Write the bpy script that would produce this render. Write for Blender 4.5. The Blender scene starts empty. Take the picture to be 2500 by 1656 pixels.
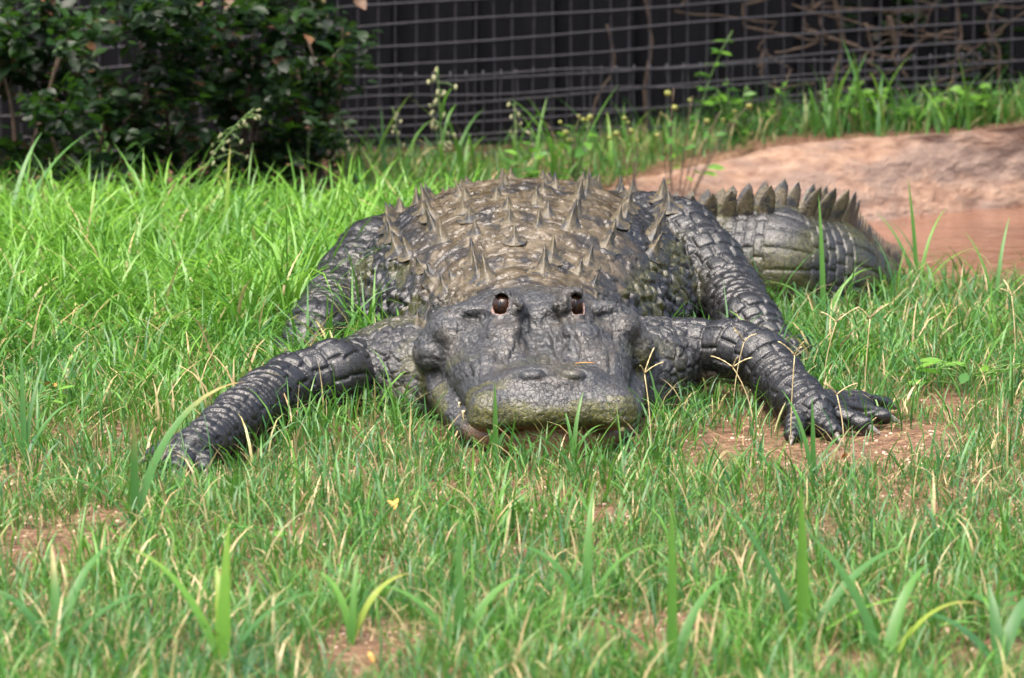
import bpy, bmesh, math, os
import numpy as np
from mathutils import Vector, Matrix

# ------------------------------------------------------------------ camera, sky, sun, exposure
scene = bpy.context.scene
FPX, CAM_H, CAM_Y = 12000.0, 1.53, -8.0
PITCH = math.atan(1993.0 / FPX)
cam_data = bpy.data.cameras.new('camera')
cam = bpy.data.objects.new('camera', cam_data)
scene.collection.objects.link(cam)
cam.location = (0, CAM_Y, CAM_H)
cam.rotation_euler = (math.pi / 2 - PITCH, 0, 0)
cam_data.sensor_width = 36.0
cam_data.lens = 36.0 * FPX / 2500.0
cam_data.clip_start, cam_data.clip_end = 0.1, 2000
cam_data.dof.use_dof = True
cam_data.dof.focus_distance = 8.45
cam_data.dof.aperture_fstop = 7.0
scene.camera = cam

SUN_EL, SUN_ROT = math.radians(70), math.radians(-140)
world = bpy.data.worlds.new('World')
scene.world = world
world.use_nodes = True
wn, wl = world.node_tree.nodes, world.node_tree.links
sky = wn.new('ShaderNodeTexSky')
sky.sky_type = 'NISHITA'
sky.sun_disc = False
sky.sun_elevation, sky.sun_rotation = SUN_EL, SUN_ROT
sky.air_density, sky.dust_density, sky.ozone_density = 1.0, 8.0, 1.0
wl.new(sky.outputs[0], wn['Background'].inputs[0])
wn['Background'].inputs[1].default_value = 0.13
sun_data = bpy.data.lights.new('sun', 'SUN')
sun_data.energy, sun_data.angle, sun_data.color = 1.5, math.radians(45), (1.0, 0.96, 0.90)
sun = bpy.data.objects.new('sun', sun_data)
scene.collection.objects.link(sun)
sun.rotation_euler = (math.pi / 2 - SUN_EL, 0, math.pi - SUN_ROT)
# sky's rotation is measured clockwise from +Y; the lamp shines from the same azimuth
_az = SUN_ROT
_dir = Vector((math.sin(_az) * math.cos(SUN_EL), math.cos(_az) * math.cos(SUN_EL), math.sin(SUN_EL)))
sun.rotation_euler = _dir.to_track_quat('Z', 'Y').to_euler()
vs = scene.view_settings
vs.view_transform, vs.look, vs.exposure, vs.gamma = 'Standard', 'None', 1.85, 1.0
vs.use_curve_mapping = False
scene.cycles.use_denoising = True
scene.cycles.max_bounces = 8
scene.cycles.transparent_max_bounces = 8

COL = scene.collection
rng = np.random.default_rng(7)

# ------------------------------------------------------------------ helpers
def at(px, py, Y):
    """point of the plane y = Y that the photograph shows at pixel px, py (2500 x 1656)"""
    rx, ru = (px - 1250) / FPX, -(py - 828) / FPX
    d = np.array([rx, math.cos(PITCH) + ru * math.sin(PITCH), -math.sin(PITCH) + ru * math.cos(PITCH)])
    return d * ((Y - CAM_Y) / d[1]) + np.array([0, CAM_Y, CAM_H])

def on_ground(px, py, z=0.0):
    rx, ru = (px - 1250) / FPX, -(py - 828) / FPX
    d = np.array([rx, math.cos(PITCH) + ru * math.sin(PITCH), -math.sin(PITCH) + ru * math.cos(PITCH)])
    return d * ((z - CAM_H) / d[2]) + np.array([0, CAM_Y, CAM_H])

def mesh_from(name, verts, faces, smooth=True):
    me = bpy.data.meshes.new(name)
    me.from_pydata([tuple(v) for v in verts], [], [tuple(f) for f in faces])
    if smooth:
        me.polygons.foreach_set('use_smooth', [True] * len(me.polygons))
    me.update()
    return me

def np_mesh(name, V, F, smooth=True):
    """V (n,3), F (m,k) arrays"""
    me = bpy.data.meshes.new(name)
    n, (m, k) = len(V), F.shape
    me.vertices.add(n); me.vertices.foreach_set('co', np.ascontiguousarray(V, dtype=np.float32).ravel())
    me.loops.add(m * k); me.loops.foreach_set('vertex_index', np.ascontiguousarray(F, dtype=np.int32).ravel())
    me.polygons.add(m)
    me.polygons.foreach_set('loop_start', np.arange(0, m * k, k, dtype=np.int32))
    me.polygons.foreach_set('use_smooth', np.full(m, smooth, dtype=bool))
    me.update(calc_edges=True)
    return me

def obj(name, me, mat=None, parent=None, **props):
    o = bpy.data.objects.new(name, me)
    COL.objects.link(o)
    if mat is not None and me is not None and len(me.materials) == 0:
        me.materials.append(mat)
    if parent is not None:
        o.parent = parent
    for k, v in props.items():
        o[k] = v
    return o

def empty(name, loc=(0, 0, 0), label=None, category=None, group=None):
    o = bpy.data.objects.new(name, None)
    COL.objects.link(o)
    o.location = loc
    o.empty_display_size = 0.05
    if label: o['label'] = label
    if category: o['category'] = category
    if group: o['group'] = group
    return o

def fattr(me, name, arr):
    a = me.attributes.new(name, 'FLOAT', 'POINT')
    a.data.foreach_set('value', np.ascontiguousarray(arr, dtype=np.float32))

def sstep(e0, e1, x):
    t = np.clip((x - e0) / (e1 - e0), 0, 1)
    return t * t * (3 - 2 * t)

def _hash(ix, iy, iz, seed):
    h = (ix * 374761393 + iy * 668265263 + iz * 2147483647 + seed * 974711) & 0xFFFFFFFF
    h = ((h ^ (h >> 13)) * 1274126177) & 0xFFFFFFFF
    h = ((h ^ (h >> 16)) * 2246822519) & 0xFFFFFFFF
    return ((h ^ (h >> 15)) & 0xFFFFFF) / float(0xFFFFFF)

def noise3(P, scale, seed=0):
    """value noise 0..1 at points P (n,3), features of size `scale` metres"""
    Q = np.asarray(P, dtype=np.float64) / scale + 1000.0
    I = np.floor(Q).astype(np.int64); f = Q - I
    f = f * f * (3 - 2 * f)
    out = np.zeros(len(Q))
    for dx in (0, 1):
        for dy in (0, 1):
            for dz in (0, 1):
                w = (f[:, 0] if dx else 1 - f[:, 0]) * (f[:, 1] if dy else 1 - f[:, 1]) * (f[:, 2] if dz else 1 - f[:, 2])
                out += w * _hash(I[:, 0] + dx, I[:, 1] + dy, I[:, 2] + dz, seed)
    return out

def fbm(P, scale, octaves=3, seed=0):
    s, a, t = 0.0, 1.0, 0.0
    for o in range(octaves):
        s = s + a * noise3(P, scale / 2 ** o, seed + 17 * o); t += a; a *= 0.5
    return s / t

def voronoi(P, cell, seed=0, jitter=0.85):
    """F1, F2 (in cell units) of jittered cells of size `cell` (scalar or per-axis)"""
    Q = np.asarray(P, dtype=np.float64) / np.asarray(cell) + 1000.0
    I = np.floor(Q).astype(np.int64)
    F1 = np.full(len(Q), 9.0); F2 = np.full(len(Q), 9.0)
    for dx in (-1, 0, 1):
        for dy in (-1, 0, 1):
            for dz in (-1, 0, 1):
                jx, jy, jz = I[:, 0] + dx, I[:, 1] + dy, I[:, 2] + dz
                cx = jx + 0.5 + jitter * (_hash(jx, jy, jz, seed) - 0.5)
                cy = jy + 0.5 + jitter * (_hash(jx, jy, jz, seed + 1) - 0.5)
                cz = jz + 0.5 + jitter * (_hash(jx, jy, jz, seed + 2) - 0.5)
                d = np.sqrt((Q[:, 0] - cx) ** 2 + (Q[:, 1] - cy) ** 2 + (Q[:, 2] - cz) ** 2)
                F2 = np.minimum(F2, np.maximum(F1, d)); F1 = np.minimum(F1, d)
    return F1, F2

class NT:
    """small node-tree helper"""
    def __init__(self, name):
        self.m = bpy.data.materials.new(name); self.m.use_nodes = True
        self.n, self.l = self.m.node_tree.nodes, self.m.node_tree.links
        self.b = self.n['Principled BSDF']; self.out = self.n['Material Output']
    def node(self, t, **kw):
        nd = self.n.new(t)
        for k, v in kw.items():
            if k.startswith('i_'):
                nd.inputs[int(k[2:]) if k[2:].isdigit() else k[2:]].default_value = v
            else:
                setattr(nd, k, v)
        return nd
    def link(self, a, b): self.l.new(a, b)
    def setv(self, **kw):
        for k, v in kw.items(): self.b.inputs[k.replace('_', ' ')].default_value = v
    def attr(self, name): return self.node('ShaderNodeAttribute', attribute_name=name).outputs['Fac']
    def pos(self): return self.node('ShaderNodeNewGeometry').outputs['Position']
    def noise(self, vec, scale, detail=3, rough=0.55):
        nd = self.node('ShaderNodeTexNoise'); nd.inputs['Scale'].default_value = scale
        nd.inputs['Detail'].default_value = detail; nd.inputs['Roughness'].default_value = rough
        if vec is not None: self.link(vec, nd.inputs['Vector'])
        return nd.outputs['Fac']
    def vor(self, vec, scale, feature='F1'):
        nd = self.node('ShaderNodeTexVoronoi', feature=feature); nd.inputs['Scale'].default_value = scale
        if vec is not None: self.link(vec, nd.inputs['Vector'])
        return nd.outputs['Distance']
    def ramp(self, fac, stops):
        nd = self.node('ShaderNodeValToRGB'); cr = nd.color_ramp
        while len(cr.elements) > len(stops): cr.elements.remove(cr.elements[-1])
        while len(cr.elements) < len(stops): cr.elements.new(0.5)
        for e, (p, c) in zip(cr.elements, stops):
            e.position = p; e.color = (c if len(c) == 4 else (*c, 1)) if hasattr(c, '__len__') else (c, c, c, 1)
        self.link(fac, nd.inputs[0]); return nd.outputs[0]
    def mix(self, fac, a, b):
        nd = self.node('ShaderNodeMix', data_type='RGBA')
        for s, v in ((nd.inputs[0], fac), (nd.inputs[6], a), (nd.inputs[7], b)):
            if hasattr(v, 'links'): self.link(v, s)
            elif hasattr(v, '__len__'): s.default_value = (*v, 1) if len(v) == 3 else v
            else: s.default_value = v
        return nd.outputs[2]
    def math(self, op, a, b=0.0, clamp=False):
        nd = self.node('ShaderNodeMath', operation=op, use_clamp=clamp)
        for s, v in ((nd.inputs[0], a), (nd.inputs[1], b)):
            if hasattr(v, 'links'): self.link(v, s)
            else: s.default_value = v
        return nd.outputs[0]
    def bump(self, h, strength, dist, normal=None):
        nd = self.node('ShaderNodeBump'); nd.inputs['Strength'].default_value = strength
        nd.inputs['Distance'].default_value = dist; self.link(h, nd.inputs['Height'])
        if normal is not None: self.link(normal, nd.inputs['Normal'])
        return nd.outputs[0]
    def color(self, c):
        if hasattr(c, 'links'): self.link(c, self.b.inputs['Base Color'])
        else: self.b.inputs['Base Color'].default_value = (*c, 1)
# ================================================================== the setting: ground, pond, bank
WATER_Z = -0.085
far_water = np.array([on_ground(px, py, WATER_Z)[:2] for px, py in ((1430, 560), (1600, 566), (1800, 566), (2000, 560), (2153, 553), (2270, 536), (2500, 504), (2900, 455), (4300, 290))])
bank_top = [(1440, 466, .035), (1600, 417, .035), (1711, 394, .045), (1823, 371, .06), (1957, 348, .075), (2091, 336, .085), (2270, 321, .095), (2500, 303, .105), (2900, 270, .12), (4300, 190, .12)]
bank_top = np.array([on_ground(px, py, z) for px, py, z in bank_top])
near_shore = np.array([(3.4, 2.05), (1.6, 1.94), (1.15, 1.90), (.84, 1.86), (.70, 1.84), (.58, 1.95), (.48, 2.25), (.36, 2.55), (.25, 2.75)])
POND = np.concatenate([bank_top[:, :2] + np.array([0, .06]), near_shore])

def poly_dist(X, Y, poly):
    """signed distance to a closed polygon, positive inside"""
    d = np.full(X.shape, 1e9); ins = np.zeros(X.shape, bool); n = len(poly)
    for i in range(n):
        a, b = poly[i], poly[(i + 1) % n]; e = b - a
        t = np.clip(((X - a[0]) * e[0] + (Y - a[1]) * e[1]) / (e @ e), 0, 1)
        d = np.minimum(d, np.hypot(X - a[0] - t * e[0], Y - a[1] - t * e[1]))
        c = ((a[1] > Y) != (b[1] > Y)) & (X < (b[0] - a[0]) * (Y - a[1]) / (b[1] - a[1] + 1e-12) + a[0])
        ins ^= c
    return np.where(ins, d, -d)

def ground_z(X, Y):
    X, Y = np.asarray(X, float), np.asarray(Y, float)
    dp = poly_dist(X, Y, POND)
    Pq = np.stack([X.ravel(), Y.ravel(), np.zeros(X.size)], 1)
    z = ((fbm(Pq, .5, 2, 201) - .5) * .030 + (fbm(Pq, .09, 3, 202) - .5) * .016).reshape(X.shape)
    z = z - .006
    # the land rises to the right behind the pond and up the left behind the animal
    ty = np.interp(X, bank_top[:, 0], bank_top[:, 1]); tz = np.interp(X, bank_top[:, 0], bank_top[:, 2])
    z = z + tz * sstep(-.55, .0, Y - ty) * sstep(-.1, .3, X) 
    return z - .26 * sstep(-.03, .16, dp)

gx = np.concatenate([[-400, -120, -40, -15, -7, -4.5], np.arange(-3, 3.61, .035), [4.5, 7, 15, 40, 120, 400]])
gy = np.concatenate([[-60, -20, -10, -6, -4], np.arange(-2.6, 5.5, .035), [6.5, 9, 15, 30, 80, 200, 600]])
GX, GY = np.meshgrid(gx, gy, indexing='ij')
GZ = ground_z(GX, GY)
inner = (np.abs(GX) < 4) & (GY > -3) & (GY < 5.6)
GZ = np.where(inner, GZ, np.where(GX > 0, .0, .0))
nx_, ny_ = len(gx), len(gy)
idx = np.arange(nx_ * ny_).reshape(nx_, ny_)
GF = np.stack([idx[:-1, :-1], idx[1:, :-1], idx[1:, 1:], idx[:-1, 1:]], -1).reshape(-1, 4)
ground_me = np_mesh('ground', np.stack([GX, GY, GZ], -1).reshape(-1, 3), GF)
k = NT('sandy_soil'); p = k.pos()
n1, n2, n3 = k.noise(p, 6, 4), k.noise(p, 55, 5), k.noise(p, 240, 4)
c = k.ramp(n2, [(.30, (.085, .045, .026)), (.5, (.27, .155, .092)), (.68, (.42, .275, .175))])
c = k.mix(k.ramp(n1, [(.4, 0.0), (.65, .55)]), c, k.ramp(n3, [(.3, (.18, .080, .048)), (.7, (.34, .185, .12))]))
c = k.mix(k.ramp(n3, [(.58, 0.0), (.70, .5)]), c, (.55, .45, .33))
k.color(c); k.setv(Roughness=.95, Specular_IOR_Level=.15)
k.link(k.bump(k.math('ADD', n2, k.math('MULTIPLY', n3, .8)), 1.0, .03), k.b.inputs['Normal'])
obj('ground', ground_me, k.m, kind='structure')

# muddy pond water
wx = np.linspace(0.2, 4.5, 60); wy = np.linspace(1.8, 5.4, 60)
WX, WY = np.meshgrid(wx, wy, indexing='ij')
wi = np.arange(3600).reshape(60, 60)
WF = np.stack([wi[:-1, :-1], wi[1:, :-1], wi[1:, 1:], wi[:-1, 1:]], -1).reshape(-1, 4)
Wv = np.stack([WX, WY, np.full_like(WX, WATER_Z)], -1).reshape(-1, 3)
cell = Wv[WF].mean(axis=1)
WF = WF[poly_dist(cell[:, 0], cell[:, 1], POND) > -.20]
u_, inv_ = np.unique(WF, return_inverse=True)
k = NT('muddy_water'); p = k.pos()
n1, n2 = k.noise(p, 3.5, 3), k.noise(p, 14, 3)
k.color(k.ramp(n1, [(.35, (.125, .058, .036)), (.65, (.18, .088, .058))])); k.setv(Roughness=.07, Specular_IOR_Level=.5)
k.link(k.bump(n2, .25, .03), k.b.inputs['Normal'])
obj('water', np_mesh('water', Wv[u_], inv_.reshape(-1, 4)), k.m, kind='structure')

# rounded sandstone bank on the far side of the pond
nu, nv = 340, 44
tu = np.linspace(0, 1, nu)
def along(poly, t):
    L = np.concatenate([[0], np.cumsum(np.linalg.norm(np.diff(poly, axis=0), axis=1))]); L /= L[-1]
    return np.stack([np.interp(t, L, poly[:, c]) for c in range(poly.shape[1])], 1)
wl_ = along(np.concatenate([far_water, np.full((len(far_water), 1), WATER_Z - .07)], 1), tu)
tl2 = along(bank_top, tu)
BV = np.zeros((nu, nv, 3))
for j in range(nv):
    f = j / (nv - 1) * 1.45                                  # past 1 it dips behind the crest
    q = min(f, 1.0)
    pos = wl_ * (1 - q) + tl2 * q
    if f > 1: pos = pos + np.array([0, .42 * (f - 1), -.30 * (f - 1) ** 1.5 - .01 * (f - 1)])
    pos = pos.copy()
    pos[:, 2] = np.where(f <= 1, wl_[:, 2] + (tl2[:, 2] - wl_[:, 2]) * (1 - (1 - q) ** 1.7), pos[:, 2])
    pos[:, 1] += .05 * np.sin(q * math.pi) * 0
    BV[:, j] = pos
bf = BV.reshape(-1, 3)
bn = (fbm(bf, .35, 3, 301) - .5) * .12 + (fbm(bf * np.array([.6, 1, 1.5]), .12, 3, 302) - .5) * .09 - .03 * (1 - np.abs(2 * fbm(bf * np.array([.5, 1, 1.6]), .22, 3, 303) - 1)) ** 6
endw = np.repeat(sstep(0, .04, tu), nv)
bf = bf + np.stack([0 * bn, -bn * .5, bn * (.35 + 0 * endw)], 1)
bf[:, 2] -= (1 - endw) * .03
bi = np.arange(nu * nv).reshape(nu, nv)
BFc = np.stack([bi[:-1, :-1], bi[1:, :-1], bi[1:, 1:], bi[:-1, 1:]], -1).reshape(-1, 4)
k = NT('sandstone'); p = k.pos()
mp = k.node('ShaderNodeMapping'); mp.inputs['Scale'].default_value = (1, 1, 2.2); k.link(p, mp.inputs[0])
n1, n2, n3 = k.noise(mp.outputs[0], 5, 5), k.noise(mp.outputs[0], 22, 5), k.noise(p, 120, 4)
c = k.ramp(n2, [(.3, (.15, .082, .056)), (.5, (.24, .148, .102)), (.7, (.32, .215, .150))])
c = k.mix(k.ramp(n1, [(.42, 0.0), (.56, 1.0)]), c, k.ramp(n2, [(.3, (.13, .085, .068)), (.7, (.23, .165, .13))]))
k.color(c); k.setv(Roughness=.85, Specular_IOR_Level=.3)
k.link(k.bump(n3, .5, .01, k.bump(n2, .6, .05)), k.b.inputs['Normal'])
obj('rock_bank', np_mesh('rock_bank', bf, BFc), k.m, kind='structure')
# ================================================================== the alligator
# ---- signed-distance field of the whole animal (one continuous surface)
VOX = 0.0050
G0 = np.array([-0.84, -0.22, -0.26]); G1 = np.array([1.10, 2.60, 0.36])
GN = np.ceil((G1 - G0) / VOX).astype(int)
FIELD = np.full(GN, 0.12, dtype=np.float32)
PRIMS = []          # (group, function, lo, hi, k) so that any point can be asked for its nearest body region

def smin(a, b, k):
    if k <= 0: return np.minimum(a, b)
    h = np.clip(0.5 + 0.5 * (b - a) / k, 0, 1)
    return b + (a - b) * h - k * h * (1 - h)

def add(group, fn, lo, hi, k=0.02, cut=False):
    lo, hi = np.asarray(lo) - k - 0.03, np.asarray(hi) + k + 0.03
    i0 = np.clip(((lo - G0) / VOX).astype(int), 0, GN); i1 = np.clip(((hi - G0) / VOX).astype(int) + 1, 0, GN)
    if np.any(i1 <= i0): return
    sl = tuple(slice(a, b) for a, b in zip(i0, i1))
    ax = [(G0[c] + (np.arange(i0[c], i1[c]) + 0.5) * VOX).astype(np.float32) for c in range(3)]
    X, Y, Z = ax[0][:, None, None], ax[1][None, :, None], ax[2][None, None, :]
    d = fn(X, Y, Z)
    if cut:
        FIELD[sl] = -smin(-FIELD[sl], d, k)
    else:
        FIELD[sl] = smin(FIELD[sl], np.broadcast_to(d, FIELD[sl].shape).astype(np.float32), k)
        if group: PRIMS.append((group, fn))

def rcone(p1, r1, p2, r2, sz=1.0):
    p1, p2 = np.asarray(p1, float), np.asarray(p2, float)
    ba = p2 - p1; L2 = float(ba @ ba)
    def fn(X, Y, Z):
        px, py, pz = X - p1[0], Y - p1[1], Z - p1[2]
        h = np.clip((px * ba[0] + py * ba[1] + pz * ba[2]) / L2, 0, 1)
        r = r1 + (r2 - r1) * h
        return np.sqrt((px - h * ba[0]) ** 2 + (py - h * ba[1]) ** 2 + ((pz - h * ba[2]) / sz) ** 2) - r
    m = max(r1, r2) * max(1, sz)
    return fn, np.minimum(p1, p2) - m, np.maximum(p1, p2) + m

def chain(group, pts, k=0.02, k0=0.04, sz=1.0):
    for i in range(len(pts) - 1):
        fn, lo, hi = rcone(pts[i][:3], pts[i][3], pts[i + 1][:3], pts[i + 1][3], sz)
        add(group, fn, lo, hi, k0 if i == 0 else k)

def ell(c, r, yaw=0.0):
    c, r = np.asarray(c, float), np.asarray(r, float); cy, sy = math.cos(yaw), math.sin(yaw)
    def fn(X, Y, Z):
        dx, dy, dz = X - c[0], Y - c[1], Z - c[2]
        u, v = dx * cy + dy * sy, -dx * sy + dy * cy
        q = np.sqrt((u / r[0]) ** 2 + (v / r[1]) ** 2 + (dz / r[2]) ** 2)
        q2 = np.sqrt((u / r[0] ** 2) ** 2 + (v / r[1] ** 2) ** 2 + (dz / r[2] ** 2) ** 2) + 1e-6
        return q * (q - 1) / q2
    m = r.max()
    return fn, c - m, c + m

def prof(tab):
    t = np.array(tab, float)
    # smooth (cubic Hermite, finite-difference slopes) interpolation
    x = t[:, 0]
    def mk(y):
        m = np.gradient(y, x)
        def f(q):
            q = np.clip(q, x[0], x[-1]); i = np.clip(np.searchsorted(x, q) - 1, 0, len(x) - 2)
            h = x[i + 1] - x[i]; s = (q - x[i]) / h
            return ((2 * s ** 3 - 3 * s ** 2 + 1) * y[i] + (s ** 3 - 2 * s ** 2 + s) * h * m[i]
                    + (-2 * s ** 3 + 3 * s ** 2) * y[i + 1] + (s ** 3 - s ** 2) * h * m[i + 1])
        return f
    return [mk(t[:, c]) for c in range(1, t.shape[1])]

# ---- trunk: y, centre x, half width, top, (bottom is on the ground)
TR = prof([(0.36, .040, .100, .150), (0.44, .036, .135, .185), (0.55, .032, .155, .200), (0.68, .028, .178, .212),
           (0.80, .026, .222, .242), (0.92, .025, .276, .276), (1.05, .024, .314, .300), (1.20, .026, .330, .302),
           (1.40, .034, .318, .270), (1.60, .055, .270, .218), (1.78, .095, .200, .180), (1.94, .160, .120, .145), (2.00, .20, .05, .10)])
def trunk(X, Y, Z):
    cx, a, zt = TR[0](Y), TR[1](Y), TR[2](Y)
    cz = 0.055
    up = Z > cz
    b = np.where(up, zt - cz, cz + 0.02)
    p = np.where(up, 2.05, 3.0)
    q = (np.abs((X - cx) / a) ** p + np.abs((Z - cz) / b) ** p) ** (1 / p)
    d = (q - 1) * np.minimum(a, np.where(up, zt - cz, a)) 
    end = np.maximum(0.36 - Y, Y - 1.99)
    return np.maximum(d * 0.9, end)
add('trunk', trunk, (-.33, .36, -.03), (.40, 2.0, .31), 0.03)

# ---- head, in its own frame: t back from the snout tip, s to its side, z up
H0 = np.array([0.072, 0.0]); HYAW = math.radians(5.0)
HC, HS = math.cos(HYAW), math.sin(HYAW)
def hloc(X, Y):
    dx, dy = X - H0[0], Y - H0[1]
    return dx * HC + dy * HS, -dx * HS + dy * HC        # s, t
def hw(s, t, z):
    """head frame -> world"""
    return np.array([H0[0] + s * HC - t * HS, H0[1] + s * HS + t * HC, z])
UJ = prof([(0.0, .045, .082, .060), (.012, .095, .100, .052), (.03, .120, .114, .046), (.06, .135, .127, .042), (.10, .140, .136, .042), (.16, .141, .137, .046),
           (.22, .147, .149, .052), (.28, .158, .172, .062), (.33, .168, .188, .074), (.38, .176, .195, .085), (.44, .176, .205, .09), (.50, .162, .204, .09), (.56, .13, .188, .09)])
def upper_jaw(X, Y, Z):
    s, t = hloc(X, Y)
    a, zt, zb = UJ[0](t), UJ[1](t), UJ[2](t)
    cz = zb + 0.3 * (zt - zb); up = Z > cz
    b = np.where(up, zt - cz, cz - zb)
    p = np.where(up, 2.5, 3.0)
    q = (np.abs(s / a) ** p + np.abs((Z - cz) / b) ** p) ** (1 / p)
    return np.maximum((q - 1) * b * 0.9, np.maximum(-t, t - 0.57))
LJ = prof([(0.026, .030, .038), (.036, .070, .042), (.055, .095, .042), (.09, .122, .043), (.14, .148, .050), (.20, .166, .066), (.27, .180, .086), (.34, .190, .105), (.40, .196, .118), (.46, .194, .12), (.54, .165, .11)])
def lower_jaw(X, Y, Z):
    s, t = hloc(X, Y)
    a, zt = LJ[0](t), LJ[1](t)
    zb = -0.012 + 0 * zt; cz = zb + 0.62 * (zt - zb)
    b = np.where(Z > cz, zt - cz, cz - zb)
    q = (np.abs(s / a) ** 2.6 + np.abs((Z - cz) / b) ** 2.6) ** (1 / 2.6)
    return np.maximum((q - 1) * np.minimum(b, a) * 0.9, np.maximum(0.026 - t, t - 0.55))
add('head', lower_jaw, (-.2, 0, -.02), (.3, .56, .12), 0.006)
add('head', upper_jaw, (-.2, -.01, .05), (.3, .58, .21), 0.006)
def hell(s, t, z, r, k=0.012, yaw=0.0, group='head', cut=False):
    fn, lo, hi = ell(hw(s, t, z), r, HYAW + yaw); add(group, fn, lo, hi, k, cut)
for sg in (-1, 1):
    hell(sg * .180, .378, .120, (.030, .052, .036), .012)            # jaw-corner bulge
    hell(sg * .150, .385, .163, (.034, .075, .030), .022)            # fold over it
    hell(sg * .054, .345, .190, (.040, .056, .034), .016)            # orbit
    hell(sg * .037, .300, .209, (.018, .024, .018), .005)            # wrinkled upper lid
    hell(sg * .108, .358, .194, (.045, .022, .015), .005, sg * .10)  # ear flap
    hell(sg * .100, .215, .116, (.034, .060, .034), .030)            # snout swelling
    hell(sg * .066, .235, .142, (.024, .050, .018), .018)
    hell(sg * .034, .052, .122, (.024, .020, .012), .008)            # nostril disc
    hell(sg * .106, .038, .074, (.028, .036, .030), .025)            # tooth-socket swelling
    hell(sg * .064, .275, .168, (.036, .050, .020), .024)            # lower lid
    hell(sg * .062, .324, .229, (.022, .024, .008), .006)            # brow
hell(0, .080, .122, (.080, .050, .017), .02)                         # nasal pad
hell(0, .42, .196, (.110, .075, .026), .02); hell(0, .36, .190, (.05, .06, .022), .02)                           # skull table
for sg in (-1, 1):
    hell(sg * .064, .306, .204, (.0125, .020, .024), .003, 0, None, True)   # eye socket
# throat and neck bulges beside the jaw
for c, r, k in (((-.180, .555, .062), (.100, .15, .080), .04), ((-.165, .50, .015), (.080, .12, .055), .04), ((.232, .555, .060), (.095, .14, .080), .04), ((.205, .50, .015), (.075, .12, .055), .04)):
    fn, lo, hi = ell(c, r); add('neck', fn, lo, hi, k)

# ---- limbs: chains of joints
def P(px, py, Y, r): return (*at(px, py, Y), r)
def gp(px, py, z, r): return (*on_ground(px, py, z), r)
LIMB = {}
LIMB['arm_left'] = [P(925, 905, .64, .062), gp(815, 918, .070, .052), gp(715, 944, .058, .047), gp(645, 978, .050, .044), gp(588, 1018, .044, .041), gp(546, 1050, .038, .036), gp(508, 1078, .034, .031), gp(474, 1098, .031, .027)]
LIMB['arm_right'] = [P(1590, 880, .66, .062), P(1690, 862, .58, .050), P(1790, 856, .53, .045), P(1860, 876, .48, .042), gp(1900, 925, .058, .040), gp(1944, 972, .046, .037), gp(1990, 1003, .036, .030)]
LIMB['leg_right'] = [P(1430, 610, 1.64, .11), P(1575, 582, 1.46, .080), P(1655, 588, 1.38, .072), P(1722, 650, 1.28, .064), P(1780, 728, 1.18, .059), gp(1830, 795, .066, .052), gp(1862, 832, .045, .041), gp(1905, 860, .032, .030)]
LIMB['leg_left'] = [P(1170, 610, 1.64, .11), P(985, 625, 1.46, .078), P(920, 632, 1.38, .070), P(866, 688, 1.28, .064), P(818, 752, 1.18, .059), gp(774, 815, .066, .052), gp(746, 850, .045, .041), gp(714, 868, .032, .030)]
for g, pts in LIMB.items():
    chain(g, pts, 0.02, 0.035)
# toes
TOES = []
def toe(g, pts, k=0.010):
    chain(g, pts, k, 0.012)
    TOES.append((g, np.array(pts[-1][:3]), np.array(pts[-1][:3]) - np.array(pts[-2][:3]), pts[-1][3]))
for tp in ([(1960, 1000, .035, .021), (1945, 1035, .020, .014), (1935, 1062, .012, .011)],
           [(1985, 1008, .032, .021), (2010, 1032, .022, .015), (2036, 1056, .013, .011)],
           [(1995, 1002, .034, .021), (2050, 1018, .024, .015), (2112, 1038, .014, .011)],
           [(2000, 994, .036, .021), (2080, 1000, .026, .016), (2160, 1016, .015, .011)],
           [(1998, 985, .036, .020), (2090, 982, .026, .014), (2165, 988, .016, .010)]):
    toe('arm_right', [gp(*q) for q in tp])
for tp in ([(485, 1090, .035, .021), (492, 1118, .020, .014), (500, 1142, .012, .011)],
           [(475, 1092, .035, .021), (450, 1122, .022, .015), (432, 1144, .013, .011)],
           [(465, 1092, .035, .021), (420, 1115, .023, .015), (385, 1132, .013, .011)],
           [(462, 1085, .036, .020), (415, 1098, .025, .014), (372, 1112, .014, .010)]):
    toe('arm_left', [gp(*q) for q in tp])
for x0, sg in ((1915, 1), (705, -1)):
    for j, (dx, dy) in enumerate(((70, -30), (75, 0), (60, 28), (25, 48))):
        toe('leg_right' if sg > 0 else 'leg_left', [gp(x0, 868, .03, .024), gp(x0 + sg * dx * .55, 866 + dy * .6, .022, .016), gp(x0 + sg * dx, 866 + dy, .012, .011)])

# ---- tail: from the hips to the side, then down over the bank into the pond
TAIL = [(.12, 1.74, .078, .120), (.27, 1.70, .070, .114), (.40, 1.64, .070, .116), (.52, 1.61, .072, .118), (.61, 1.66, .045, .114), (.67, 1.79, -.005, .106), (.72, 1.97, -.07, .098), (.78, 2.2, -.13, .086), (.85, 2.45, -.16, .070)]
chain('tail', [(x, y, z, r) for x, y, z, r in TAIL], 0.03, 0.06)

import openvdb
_g = openvdb.FloatGrid(background=0.12)
_g.copyFromArray(FIELD)
# ---- grid
_V, _Q = _g.convertToQuads(isovalue=0.0)
_V = np.asarray(_V, float) * VOX + G0 + 0.5 * VOX
# drop what lies under the soil, far from any view
_keep = _V[:, 2] > -0.012
_keep |= (_V[:, 1] > 1.8) & (_V[:, 0] > .55)
_Q = _Q[np.all(_keep[_Q], axis=1)]
_used = np.unique(_Q); _re = np.full(len(_V), -1); _re[_used] = np.arange(len(_used))
_V, _Q = _V[_used], _re[_Q]

print('base', len(_V), len(_Q))
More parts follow.
